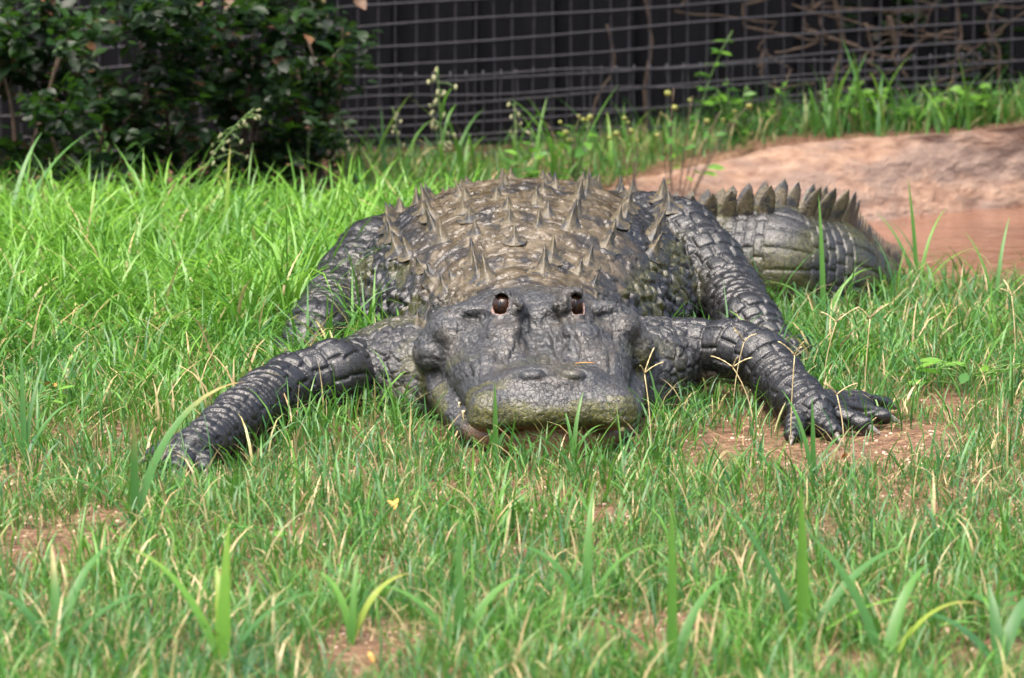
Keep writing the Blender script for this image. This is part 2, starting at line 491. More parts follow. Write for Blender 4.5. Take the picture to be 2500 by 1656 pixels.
# ---- mesh
def laplace(V, E, it, f):
    n = len(V); cnt = np.bincount(E.ravel(), minlength=n).astype(float); cnt[cnt == 0] = 1
    for _ in range(it):
        A = np.stack([np.bincount(E[:, 0], V[E[:, 1], c], n) + np.bincount(E[:, 1], V[E[:, 0], c], n) for c in range(3)], 1) / cnt[:, None]
        V = V + f * (A - V)
    return V
def quad_edges(Q, n):
    e = np.concatenate([Q[:, [0, 1]], Q[:, [1, 2]], Q[:, [2, 3]], Q[:, [3, 0]]])
    e.sort(axis=1)
    key, inv = np.unique(e[:, 0].astype(np.int64) * n + e[:, 1], return_inverse=True)
    return np.stack([key // n, key % n], 1), inv.reshape(4, -1)
def subdivide(V, Q):
    n = len(V); E, inv = quad_edges(Q, n)
    V = laplace(V, E, 2, .5)
    em = V[E].mean(axis=1); fc = V[Q].mean(axis=1)
    ei = n + inv; fi = n + len(E) + np.arange(len(Q))
    Vn = np.concatenate([V, em, fc])
    Qn = np.concatenate([np.stack([Q[:, c], ei[c], fi, ei[(c + 3) % 4]], 1) for c in range(4)])
    E2, _ = quad_edges(Qn, len(Vn))
    return laplace(Vn, E2, 2, .5), Qn
def vnormals(V, Q):
    fn_ = np.cross(V[Q[:, 2]] - V[Q[:, 0]], V[Q[:, 3]] - V[Q[:, 1]])
    N = np.stack([sum(np.bincount(Q[:, j], fn_[:, c], len(V)) for j in range(4)) for c in range(3)], 1)
    return N / (np.linalg.norm(N, axis=1)[:, None] + 1e-12)
V, BQ = subdivide(_V, _Q[:, ::-1])
NV = len(V)
N = vnormals(V, BQ)
if (N[:, 2] * (V[:, 2] > .2)).sum() < 0:
    BQ = BQ[:, ::-1]; N = -N
print('body verts', NV)

# ---- which region every vertex belongs to
groups = ['head', 'neck', 'trunk', 'arm_left', 'arm_right', 'leg_left', 'leg_right', 'tail']
D = np.full((len(groups), NV), 9.0)
for g, fn in PRIMS:
    gi = groups.index(g)
    D[gi] = np.minimum(D[gi], np.broadcast_to(fn(V[:, 0], V[:, 1], V[:, 2]), NV))
W = np.exp(-np.clip(D - D.min(axis=0), 0, 1) / 0.010); W /= W.sum(axis=0)
W = dict(zip(groups, W))
hs, ht = hloc(V[:, 0], V[:, 1])

def chain_uv(pts):
    """arc length, angle round the axis and axis distance for every vertex"""
    p = np.array(pts)[:, :3]
    best = np.full(NV, 9.0); S = np.zeros(NV); C = np.zeros((NV, 3)); T = np.zeros((NV, 3)); s0 = 0
    for i in range(len(p) - 1):
        ba = p[i + 1] - p[i]; L = np.linalg.norm(ba)
        h = np.clip(((V - p[i]) @ ba) / L ** 2, 0 if i else -1, 1 if i < len(p) - 2 else 3)
        q = p[i] + h[:, None] * ba; d = np.linalg.norm(V - q, axis=1)
        m = d < best; best[m] = d[m]; S[m] = s0 + h[m] * L; C[m] = q[m]; T[m] = ba / L
        s0 += L
    R = V - C
    ref = np.array([0, 0, 1.0]); U = ref - T * (T @ ref)[:, None]; U /= np.linalg.norm(U, axis=1)[:, None] + 1e-9
    B = np.cross(T, U)
    return S, np.arctan2((R * B).sum(1), (R * U).sum(1)), best

def brick(row, col, n, seed=0, pw=5.0, ov=0.0):
    """pillow height 0..1 of staggered plates; row, col are in plate units, the column count n closes round the limb"""
    ri = np.floor(row); fr = row - ri
    c = col + 0.5 * (ri % 2) + 0.3 * (_hash(ri.astype(np.int64), np.zeros(len(ri), np.int64), np.zeros(len(ri), np.int64), seed) - 0.5)
    fc = c - np.floor(c)
    a, b = np.abs(2 * fr - 1), np.abs(2 * fc - 1)
    hgt = (1 - a ** pw) * (1 - b ** pw)
    lean = 1 - ov * (1 - fr)
    cid = _hash(ri.astype(np.int64), (np.floor(c) % n).astype(np.int64), np.zeros(len(ri), np.int64), seed + 5)
    return np.clip(hgt, 0, 1) ** 0.6 * lean, cid

disp = np.zeros(NV)
def M(w, fn, default=0.0):
    """evaluate fn only where the weight w matters"""
    m = np.where(w > .01)[0]; out = np.full(NV, default); out[m] = fn(m); return out
wob = (fbm(V, .05, 2, 3) - .5)
wob2 = (fbm(V, .05, 2, 9) - .5)
for g in ('arm_left', 'arm_right', 'leg_left', 'leg_right'):
    S, A, d = chain_uv(LIMB[g])
    L = S.max()
    S2, A2 = S + wob * .016, A + wob2 * .25
    if g.startswith('arm'):
        el = float(np.linalg.norm(np.diff(np.array(LIMB[g])[:4, :3], axis=0), axis=1).sum()) - .01   # the elbow along the chain
        up, _ = brick(S2 / .040, A2 / (2 * np.pi) * 9, 9, 1, 7)
        row = S2 / .0200; fo, _ = brick(row, A2 / (2 * np.pi) * 5, 5, 2, 8, .5)
        m = sstep(el - .02, el + .03, S)
        h = up * .0092 * (1 - m) + fo * .0072 * m
    else:
        up, _ = brick(S2 / .036, A2 / (2 * np.pi) * 11, 11, 3, 5)
        row = S2 / .028; fo, _ = brick(row, A2 / (2 * np.pi) * 9, 9, 4, 5, .25)
        m = sstep(.55, .62, S)
        h = up * .0092 * (1 - m) + fo * .0080 * m
    disp += W[g] * h
    if g == 'leg_left': SL = (S, A)
    if g == 'leg_right': SR = (S, A)
    if g == 'arm_right': SA = (S, A)
# neck and throat: round flat scales
neckw = np.clip(W['neck'] + W['trunk'] * (1 - sstep(.62, .78, V[:, 1])) * (1 - sstep(.15, .19, V[:, 2])), 0, 1)
def _neck(m):
    f1, f2 = voronoi(V[m] + 0.004 * np.stack([wob[m], wob2[m], wob[m]], 1), .0235, 11, .7)
    return sstep(0, .24, f2 - f1) * .0075
disp += neckw * M(neckw, _neck)
# flank: rough lumps in rows, back: nearly flat plates under mud
tx = V[:, 0] - TR[0](V[:, 1])
tw = np.clip(W['trunk'] - neckw, 0, 1)
backw = sstep(.185, .215, V[:, 2] + .04 * sstep(1.0, .7, V[:, 1]))
def _flank(m):
    f1, f2 = voronoi(V[m] * np.array([1, 1.0, .62]), .021, 21, .9)
    return sstep(0, .5, f2 - f1) * .0075 * (.5 + noise3(V[m], .03, 4)) + (fbm(V[m], .012, 2, 5) - .5) * .005
def _back(m):
    plate, _ = brick((V[m, 1] + wob[m] * .045) / .064, (tx[m] + wob2[m] * .04) / .075, 99, 6, 9)
    clod = sstep(.5, .62, fbm(V[m], .022, 3, 12))
    return plate * .0040 + (fbm(V[m], .035, 3, 8) - .5) * .010 + clod * .0035
disp += M(tw * (1 - backw), lambda m: _flank(m) * (tw * (1 - backw))[m]) + M(tw * backw, lambda m: _back(m) * (tw * backw)[m])
# tail: upright plates in rings
S, A, d = chain_uv(TAIL)
ST, AT = S, A
tl, _ = brick((S + wob * .008) / .021, A / (2 * np.pi) * 18, 18, 7, 5)
disp += W['tail'] * tl * .0055
# head: skin folds, pits and pores
hp = np.stack([hs, ht, V[:, 2]], 1)
def _head(m):
    q = hp[m]
    rid = 1 - np.abs(2 * fbm(q * np.array([1.5, .55, 1]), .020, 3, 31) - 1)
    rid2 = 1 - np.abs(2 * fbm(q * np.array([.6, 1.6, 1.2]), .030, 2, 41) - 1)
    f1, f2 = voronoi(q, .011, 51, .9)
    return (-(rid ** 7) * .0024 - (rid2 ** 9) * .0018) * (.45 + .55 * sstep(.05, .14, q[:, 1])) + (fbm(q, .045, 2, 61) - .5) * .0030 + sstep(0, .5, f2 - f1) * .0008 \
        + fur(q)
def fur(q):
    # furrows that run from the eyes down to the nostrils
    r_ = np.abs(2 * fbm(q * np.array([1.0, .22, .4]), .024, 2, 66) - 1)
    return (sstep(0, .35, r_) - .7) * .0065 * sstep(.09, .16, q[:, 1]) * sstep(.37, .30, q[:, 1]) * sstep(.15, .12, np.abs(q[:, 0]))
hd = M(W['head'], _head)
def gb(s, t, z, r, amp):
    q = ((hp - np.array([s, t, z])) / np.asarray(r)) ** 2
    return amp * np.exp(-q.sum(1))
topw = sstep(.3, .8, N[:, 2])
for sg in (-1, 1):
    # a groove in front of every eye, a ridge beside it
    for q in range(7):
        tt = .20 + q * .018
        hd += gb(sg * (.026 - .004 * math.sin(q)), tt, .15 + .006 * q, (.007, .014, .06), -.0035) * topw
        hd += gb(sg * .044, tt, .15 + .006 * q, (.010, .016, .06), .0045) * topw
    # ring-shaped valley round the nostril disc and the slit in it
    rr = np.hypot((hs - sg * .034) / 1.25, ht - .052)
    hd += (np.exp(-((rr - .021) / .0036) ** 2) * -.0062 + sstep(.02, .010, rr) * .003) * (V[:, 2] > .10)
    sl = np.abs((ht - .057) - .006 * np.cos((hs - sg * .034) / .012))
    hd += np.exp(-(sl / .0026) ** 2) * -.0085 * (np.abs(hs - sg * .034) < .016) * (V[:, 2] > .11)
    e = np.sqrt(((hs - sg * .0640) / .0145) ** 2 + ((ht - .306) / .022) ** 2 + ((V[:, 2] - .204) / .026) ** 2)
    hd += .0045 * np.exp(-((e - 1.10) / .16) ** 2)                # lids
    # warts on the jaw bulge
    hd += gb(sg * .195, .415, .115, (.03, .05, .03), .002)
disp += W['head'] * hd
disp += (fbm(V, .006, 2, 71) - .5) * .0009
V2 = V + N * disp[:, None]
body_me = np_mesh('body', V2, BQ)

# ---- what lies on the skin: mud, algae, pale blotches, dry grey film
nb = fbm(V, .09, 3, 81)
nc = fbm(V, .045, 3, 82)
mud = (W['trunk'] + W['tail'] * .15) * sstep(.215, .155, np.abs(tx) + .12 * (nb - .5)) * sstep(.12, .18, V[:, 2]) * sstep(.45, .60, V[:, 1] + .1 * (nb - .5))
mud *= .25 + .75 * sstep(.40, .52, nc + .07)
mud += W['head'] * .25 * sstep(.52, .60, fbm(hp * np.array([1.3, .7, 1]), .05, 3, 88)) * sstep(.10, .13, V[:, 2])
alg = W['head'] * sstep(.055, .015, ht) * sstep(.100, .078, V[:, 2] + .03 * (nc - .5)) * sstep(.03, .06, V[:, 2])
alg += W['head'] * sstep(.56, .64, nc) * .7 * sstep(.16, .10, V[:, 2])
alg += neckw * sstep(.58, .66, nb) * .5 + tw * (1 - backw) * sstep(.5, .6, nc) * .55
alg += W['tail'] * .6 * sstep(.35, .6, nb)
pale = np.zeros(NV)
for g in ('leg_left', 'leg_right', 'arm_right'):
    under = sstep(-.35, -.8, N[:, 2]) if g.startswith('arm') else sstep(-.15, -.6, N[:, 2] + .3 * (nc - .5))
    pale += W[g] * under * sstep(.44, .56, nb)
film = np.clip(W['head'] * (.55 + .5 * (nb - .3)) + neckw * .45 + W['tail'] * .2, 0, 1)
lower = W['head'] * sstep(.056, .045, V[:, 2]) * sstep(.16, .06, ht)
pink = np.zeros(NV)
for sg in (-1, 1):
    e = np.sqrt(((hs - sg * .0640) / .0145) ** 2 + ((ht - .306) / .022) ** 2 + ((V[:, 2] - .204) / .026) ** 2)
    pink = np.maximum(pink, W['head'] * sstep(.22, .06, np.abs(e - .97)) * sstep(.224, .216, V[:, 2]))
for nm, a in (('mud', mud), ('algae', alg), ('pale', pale), ('film', film), ('lower', lower), ('pink', pink)):
    fattr(body_me, nm, np.clip(a, 0, 1))

# ---- skin
k = NT('alligator_skin'); p = k.pos()
n1, n2, n3 = k.noise(p, 30, 4), k.noise(p, 130, 5, .62), k.noise(p, 420, 3)
c = k.ramp(n2, [(.3, (.006, .0062, .007)), (.62, (.015, .0152, .016)), (.8, (.034, .033, .032))])
c = k.mix(k.math('MULTIPLY', k.attr('film'), k.ramp(n1, [(.3, .35), (.7, 1.0)])), c, k.ramp(n2, [(.3, (.018, .0184, .0190)), (.7, (.072, .073, .074))]))
c = k.mix(k.math('MULTIPLY', k.attr('pale'), k.ramp(n2, [(.38, .2), (.5, 1.0)])), c, (.26, .21, .15))
c = k.mix(k.math('MULTIPLY', k.attr('mud'), k.ramp(n2, [(.34, .55), (.5, 1.0)])), c, k.ramp(n1, [(.3, (.028, .021, .011)), (.55, (.070, .053, .030)), (.75, (.125, .098, .062))]))
c = k.mix(k.math('MULTIPLY', k.attr('algae'), k.ramp(n3, [(.35, .15), (.6, 1.0)])), c, k.ramp(n2, [(.35, (.022, .026, .002)), (.65, (.105, .098, .006))]))
c = k.mix(k.attr('lower'), c, k.ramp(n2, [(.3, (.09, .045, .015)), (.7, (.22, .11, .045))]))
c = k.mix(k.attr('pink'), c, (.20, .125, .105))
k.color(c)
r = k.mix(k.attr('film'), k.ramp(n2, [(.3, .20), (.7, .36)]), k.ramp(n2, [(.3, .34), (.7, .52)]))
r = k.mix(k.attr('mud'), r, k.ramp(n1, [(.4, .16), (.62, .42)]))
k.link(r, k.b.inputs['Roughness'])
k.setv(Specular_IOR_Level=.5)
h = k.math('ADD', k.math('MULTIPLY', k.vor(p, 260, 'DISTANCE_TO_EDGE'), .8), k.math('MULTIPLY', n3, .9))
wv = k.node('ShaderNodeVectorMath', operation='ADD'); k.link(p, wv.inputs[0])
nz = k.node('ShaderNodeTexNoise'); nz.inputs['Scale'].default_value = 40; k.link(p, nz.inputs['Vector'])
sc_ = k.node('ShaderNodeVectorMath', operation='SCALE'); k.link(nz.outputs['Color'], sc_.inputs[0]); sc_.inputs['Scale'].default_value = .02; k.link(sc_.outputs[0], wv.inputs[1])
crack = k.ramp(k.vor(wv.outputs[0], 105, 'DISTANCE_TO_EDGE'), [(0.0, 0.0), (.07, 1.0)])
crk = k.math('MULTIPLY', crack, k.attr('film'))
k.link(k.bump(h, .34, .0028, k.bump(crk, .55, .0022, k.bump(n2, .25, .004))), k.b.inputs['Normal'])
SKIN = k.m

gator = empty('alligator', (0.03, 1.0, 0), 'large dark grey alligator lying in the grass with muddy spiked back, facing forward', 'alligator')
def part(name, me, mat, parent=gator, loc=None, mtx=None, **kw):
    o = obj(name, me, mat, None, **kw)
    if mtx is not None: o.matrix_world = mtx
    elif loc is not None: o.location = loc
    o.parent = parent
    o.matrix_parent_inverse = parent_world(parent).inverted()
    return o
def parent_world(o):
    # all parents here are unrotated empties or plain parts placed in world space
    m = o.matrix_basis.copy()
    q = o
    while q.parent is not None:
        m = q.parent.matrix_basis @ q.matrix_parent_inverse @ m if q.parent.parent is None else parent_world(q.parent) @ q.matrix_parent_inverse @ m
        return m
    return m
body = part('body', body_me, SKIN)

# ---- field lookup for placing things on the skin
from mathutils.bvhtree import BVHTree
from mathutils.kdtree import KDTree
_kd = KDTree(NV // 3 + 1)
for i in range(0, NV, 3): _kd.insert(V2[i], i)
_kd.balance()
def skin_at(p):
    co, i, d = _kd.find(p); return Vector(V2[i]), Vector(N[i])
def skin_top(x, y, z0=0.5):
    """highest skin point over x, y"""
    m = np.where((np.abs(V2[::3, 0] - x) < .012) & (np.abs(V2[::3, 1] - y) < .012))[0]
    if len(m) == 0: return skin_at((x, y, .2))
    i = m[np.argmax(V2[::3][m, 2])] * 3
    return Vector(V2[i]), Vector(N[i])

# ---- scutes: keeled plates that end in a backward-leaning point
def scute_mesh(seed, L=.060, Wd=.050, H=.030, thin=.16):
    r = np.random.default_rng(seed)
    nu, nv = 13, 13
    vs, fs = [], []
    j = r.uniform(-.12, .12, 6); rag = 1 + .30 * (r.random(nu) - .5)
    for a in range(nu):
        u = a / (nu - 1) * 2 - 1                                   # -1 front, 1 tail side
        for b in range(nv):
            v = b / (nv - 1) * 2 - 1
            v = np.sign(v) * abs(v) ** 1.5
            ridge = max(0.0, 1 - ((u - .36 - j[0]) / (1.30 if u < .36 + j[0] else .60)) ** 2) ** .9
            edge = max(0.0, 1 - u * u) ** .5
            bs = max(0.0, 1 - u * u - v * v * .9)
            w = thin * (1.0 + .5 * (1 - ridge))
            hgt = H * rag[a] * ridge * max(0.0, 1 - abs(v) / w) ** 1.2 + .006 * bs ** .5 - .006
            hgt += (r.random() - .5) * .0030 * (bs > .02)
            lean = .38 * hgt
            vs.append((v * Wd * .5 * (.35 + .65 * edge) + j[1] * hgt, u * L * .5 + lean, hgt))
    for a in range(nu - 1):
        for b in range(nv - 1):
            i = a * nv + b
            fs.append((i, i + 1, i + nv + 1, i + nv))
    return mesh_from('scute', vs, fs)
k = NT('scute_horn'); p = k.pos()
n1, n2 = k.noise(p, 45, 4), k.noise(p, 220, 3)
k.color(k.mix(k.ramp(n1, [(.40, 0.0), (.54, 1.0)]), k.ramp(n2, [(.3, (.010, .010, .011)), (.7, (.030, .030, .029))]), k.ramp(n2, [(.3, (.040, .031, .015)), (.7, (.105, .085, .048))])))
k.link(k.ramp(n2, [(.3, .36), (.7, .6)]), k.b.inputs['Roughness'])
k.link(k.bump(n2, .6, .003), k.b.inputs['Normal'])
HORN = k.m
SCM = [scute_mesh(100 + i, .062, .052, .019, .42) for i in range(5)]
SCB = [scute_mesh(200 + i, .064, .050, .027, .44) for i in range(5)]
SCS = [scute_mesh(300 + i, .036, .034, .016, .5) for i in range(4)]
def place(me, x, y, sc=1.0, yaw=0.0, hgt=1.0, top=True, p=None, tilt=0.6, name='scute'):
    co, n = skin_top(x, y) if p is None else skin_at(p)
    n = (n * tilt + Vector((0, 0, 1)) * (1 - tilt)).normalized()
    f = Vector((math.sin(-yaw), math.cos(yaw), 0)); f = (f - n * f.dot(n)).normalized()
    r_ = f.cross(n).normalized()
    m = Matrix((r_, f, n)).transposed().to_4x4()
    m = Matrix.Translation(co - n * .001) @ m @ Matrix.Diagonal((sc, sc, sc * hgt, 1))
    return part(name, me, HORN, mtx=m)
sr = np.random.default_rng(5)
cols = [(-.262, 1.1, SCB), (-.200, 1.0, SCB), (-.128, .95, SCM), (-.048, .95, SCM), (.040, .95, SCM), (.120, 1.05, SCB), (.198, 1.0, SCB), (.262, 1.1, SCB)]
for ci, (cx, s, kind) in enumerate(cols):
    for ri in range(15):
        y = .865 + ri * .064 + sr.uniform(-.008, .008) + (.03 if ci % 2 else 0)
        wd = float(TR[1](np.array([y]))[0]) / .33
        if abs(cx) > .24 and not (.90 < y < 1.55): continue
        if abs(cx) > .18 and not (.86 < y < 1.68): continue
        x = float(TR[0](np.array([y]))[0]) + cx * min(1, wd * 1.02) + sr.uniform(-.007, .007)
        if sr.random() < .14: continue
        place(kind[(ri + ci) % 5], x, y, s * sr.uniform(.85, 1.15), sr.uniform(-.15, .15), sr.uniform(.7, 1.3))
# nuchal shield: two pairs of tall keels behind the head
for x, y, s, h in ((-.098, .690, 1.2, 1.25), (-.078, .660, 1.15, 1.25), (.036, .665, 1.2, 1.3), (.050, .735, 1.1, 1.15), (-.105, .765, 1.1, 1.1), (-.03, .80, .9, .9), (.12, .77, 1.0, 1.0), (-.16, .73, .9, .9), (.13, .70, .85, .9)):
    place(SCB[int(abs(x) * 1000) % 5], x + .028, y, s, 0, h)
# small points behind the skull and on the neck sides
for px, py, Y in ((1095, 722, .50), (1126, 712, .52), (1152, 694, .54), (1037, 712, .56), (991, 724, .60), (1040, 735, .54), (1026, 782, .50), (1432, 689, .53), (1402, 686, .53), (1474, 693, .55), (1460, 712, .52), (1500, 712, .56), (1436, 602, .74), (1423, 626, .70), (988, 606, .84), (1020, 612, .80), (1063, 637, .74), (1008, 650, .78), (1545, 720, .6)):
    place(SCS[(px + py) % 4], 0, 0, sr.uniform(.8, 1.15), sr.uniform(-.3, .3), sr.uniform(.9, 1.3), p=tuple(at(px, py, Y)), tilt=.75)

# ---- tail crest: two rows of upright plates that join into one
def crest_mesh(seed, H=.042, L=.036, Tk=.012):
    r = np.random.default_rng(seed); vs, fs = [], []
    nu, nh = 7, 6
    for side in (-1, 1):
        for b in range(nh):
            f = b / (nh - 1)
            for a in range(nu):
                u = a / (nu - 1) * 2 - 1
                wdt = (1 - .15 * f) * math.sqrt(max(0, 1 - f ** 3.0))
                z = -.014 + f * (H + .014)
                vs.append((side * Tk * .5 * (1 - .75 * f) * (1 - .8 * abs(u) ** 3), u * L * .5 * wdt + .30 * max(0, z) + (r.random() - .5) * .0015, z))
    for si in range(2):
        o = si * nu * nh
        for b in range(nh - 1):
            for a in range(nu - 1):
                i = o + b * nu + a
                fs.append((i, i + 1, i + nu + 1, i + nu) if si else (i, i + nu, i + nu + 1, i + 1))
    # close the two ends
    n2_ = nu * nh
    for b in range(nh - 1):
        for a in (0, nu - 1):
            i, j = b * nu + a, (b + 1) * nu + a
            fs.append((i, j, j + n2_, i + n2_) if a else (i, i + n2_, j + n2_, j))
    return mesh_from('crest_plate', vs, fs)
CRM = [crest_mesh(400 + i) for i in range(4)]
tp = np.array(TAIL)
tl_ = np.concatenate([[0], np.cumsum(np.linalg.norm(np.diff(tp[:, :3], axis=0), axis=1))])
def tail_pt(s):
    q = [np.interp(s, tl_, tp[:, i]) for i in range(4)]
    e = 0.02
    d = np.array([np.interp(s + e, tl_, tp[:, i]) - np.interp(s - e, tl_, tp[:, i]) for i in range(3)]); d /= np.linalg.norm(d)
    return np.array(q[:3]), q[3], d
def crest(s, off, sc, hgt, i):
    c0, r_, d = tail_pt(s)
    up = np.array([0, 0, 1.0]); side = np.cross(d, up); side /= np.linalg.norm(side)
    up = np.cross(side, d)
    n = up * math.cos(off) + side * math.sin(off)
    pos = c0 + n * (r_ * 1.12 - .004)
    n = n * .6 + up * .4; n /= np.linalg.norm(n)
    sd = np.cross(d, n)
    m = Matrix((Vector(sd), Vector(d), Vector(n))).transposed().to_4x4()
    part('crest_plate', CRM[i % 4], HORN, mtx=Matrix.Translation(Vector(pos)) @ m @ Matrix.Diagonal((sc, sc, sc * hgt, 1)))
i = 0
s = .10
while s < tl_[-1] - .1:
    one = s > .62
    grow = .62 + .5 * min(1, s / .5)
    if one: crest(s, 0, 1.1, 1.7, i)
    else:
        w_ = .62 * (1 - s / .75) + .06
        crest(s, w_, 1.0 * grow, 1.3 * grow, i); crest(s + .01, -w_, 1.0 * grow, 1.3 * grow, i + 1)
    s += .030 if one else .034
    i += 1

# ---- eyes, teeth, claws
def ball(name, r, seg=24, rings=16, sq=(1, 1, 1)):
    bm = bmesh.new(); bmesh.ops.create_uvsphere(bm, u_segments=seg, v_segments=rings, radius=r)
    bmesh.ops.scale(bm, vec=sq, verts=bm.verts)
    me = bpy.data.meshes.new(name); bm.to_mesh(me); bm.free()
    me.polygons.foreach_set('use_smooth', [True] * len(me.polygons)); return me
k = NT('eyeball'); n = k.noise(k.pos(), 300, 3)
k.color(k.ramp(n, [(.3, (.010, .005, .003)), (.7, (.032, .013, .007))])); k.setv(Roughness=.22, Specular_IOR_Level=.3)
EYE = k.m
k = NT('pupil'); k.color((.003, .003, .003)); k.setv(Roughness=.3); k.b.inputs['Specular IOR Level'].default_value = .6
PUP = k.m
for sg in (-1, 1):
    c = hw(sg * .0595, .319, .207)
    eye = part('eye', ball('eye', .0190), EYE, loc=tuple(c))
    look = Vector((sg * .35, -.93, .10)).normalized()
    m = Matrix.Translation(Vector(c) + look * .0160) @ look.to_track_quat('Z', 'Y').to_matrix().to_4x4() @ Matrix.Diagonal((.30, .85, .32, 1))
    part('pupil', ball('pupil', .0125, 16, 10), PUP, eye, mtx=m)
def cone_mesh(name, r, L, bend=.25, seg=10, rings=7):
    vs, fs = [], []
    for i in range(rings):
        f = i / (rings - 1); rr = r * (1 - f) ** .75 + .0004
        for j in range(seg):
            a = 2 * math.pi * j / seg
            vs.append((rr * math.cos(a) * .85, rr * math.sin(a) + bend * L * f * f, L * f))
    for i in range(rings - 1):
        for j in range(seg):
            fs.append((i * seg + j, i * seg + (j + 1) % seg, (i + 1) * seg + (j + 1) % seg, (i + 1) * seg + j))
    fs.append(tuple(range(seg - 1, -1, -1))); return mesh_from(name, vs, fs)
k = NT('tooth_ivory'); n = k.noise(k.pos(), 250, 3)
k.color(k.ramp(n, [(.3, (.45, .36, .16)), (.7, (.68, .60, .38))])); k.setv(Roughness=.35)
IVORY = k.m
TM = cone_mesh('tooth', .0065, .030)
for s_, t_, z_, up, sc in ((-.102, .014, .050, 1, .85), (.112, .016, .050, 1, .95), (-.136, .07, .050, -1, .5), (-.142, .14, .052, -1, .5), (-.144, .2, .056, -1, .45)):
    m = Matrix.Translation(Vector(hw(s_, t_, z_ - .006 * up))) @ Matrix.Rotation(HYAW, 4, 'Z') @ Matrix.Rotation((0 if up > 0 else math.pi) + .15, 4, 'X') @ Matrix.Scale(sc, 4)
    part('tooth', TM, IVORY, mtx=m)
k = NT('claw_horn'); n = k.noise(k.pos(), 200, 3)
k.color(k.ramp(n, [(.3, (.05, .045, .04)), (.7, (.22, .20, .17))])); k.setv(Roughness=.4)
CLAW = k.m
CM = cone_mesh('claw', .0075, .030, -.2)
for ti, (g, p_, d_, r_) in enumerate(TOES):
    dv = Vector(d_).normalized(); dv.z -= .1
    q = dv.to_track_quat('Z', 'Y').to_matrix().to_4x4()
    part('claw', CM, CLAW, mtx=Matrix.Translation(Vector(p_) + dv.normalized() * r_ * .4) @ q)
# ================================================================== black boards standing in for deep shade, and wire fence
k = NT('shade_black'); p = k.pos()
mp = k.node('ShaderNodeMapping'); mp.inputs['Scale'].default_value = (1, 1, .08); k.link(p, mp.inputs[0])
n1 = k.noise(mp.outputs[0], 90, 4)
k.color(k.ramp(n1, [(.3, (.002, .002, .003)), (.7, (.007, .007, .009))])); k.setv(Roughness=.8, Specular_IOR_Level=.2)  # near-black: the shade behind the fence is put into the colour
SHADE_BLACK = k.m
def box_mesh(name, sx, sy, sz, bev=.002):
    bm = bmesh.new(); bmesh.ops.create_cube(bm, size=1)
    bmesh.ops.scale(bm, vec=(sx, sy, sz), verts=bm.verts)
    bmesh.ops.translate(bm, vec=(0, 0, sz / 2), verts=bm.verts)
    bmesh.ops.bevel(bm, geom=bm.edges[:], offset=bev, segments=1, affect='EDGES')
    me = bpy.data.meshes.new(name); bm.to_mesh(me); bm.free(); return me
shade_wall = empty('shade_backdrop', (0, 4.12, 0), 'black upright boards added for the dark shade behind the wire fence', 'shade_wall')
bme = box_mesh('shade_board', .106, .02, 2.6)
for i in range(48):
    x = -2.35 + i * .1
    obj('shade_board', bme, SHADE_BLACK, shade_wall).location = (x, (i % 2) * .023 + x * .16, -.05)
rail = obj('rail', box_mesh('rail', 4.9, .04, .09), SHADE_BLACK, shade_wall); rail.location = (0.05, -.04, 1.9); rail.rotation_euler = (0, 0, math.atan(.16))

k = NT('galvanised_wire'); p = k.pos(); n = k.noise(p, 120, 3)
k.color(k.ramp(n, [(.3, (.022, .021, .025)), (.6, (.046, .045, .052)), (.8, (.05, .036, .030))])); k.setv(Roughness=.5, Metallic=.35)
WIRE = k.m
def tube(name, pts, r, seg=6, cap=True):
    """tube along a polyline; r scalar or per-point"""
    pts = [Vector(q) for q in pts]; n = len(pts); rr = r if hasattr(r, '__len__') else [r] * n
    vs, fs = [], []
    prev = None
    for i, q in enumerate(pts):
        t = (pts[min(i + 1, n - 1)] - pts[max(i - 1, 0)]).normalized()
        if prev is None:
            a = Vector((0, 0, 1)) if abs(t.z) < .9 else Vector((1, 0, 0)); u = (a - t * a.dot(t)).normalized()
        else: u = (prev - t * prev.dot(t)).normalized()
        prev = u; w = t.cross(u)
        for j in range(seg):
            a = 2 * math.pi * j / seg; vs.append(q + (u * math.cos(a) + w * math.sin(a)) * rr[i])
    for i in range(n - 1):
        for j in range(seg):
            fs.append((i * seg + j, i * seg + (j + 1) % seg, (i + 1) * seg + (j + 1) % seg, (i + 1) * seg + j))
    if cap: fs.append(tuple(range(seg - 1, -1, -1))); fs.append(tuple((n - 1) * seg + j for j in range(seg)))
    return mesh_from(name, vs, fs)
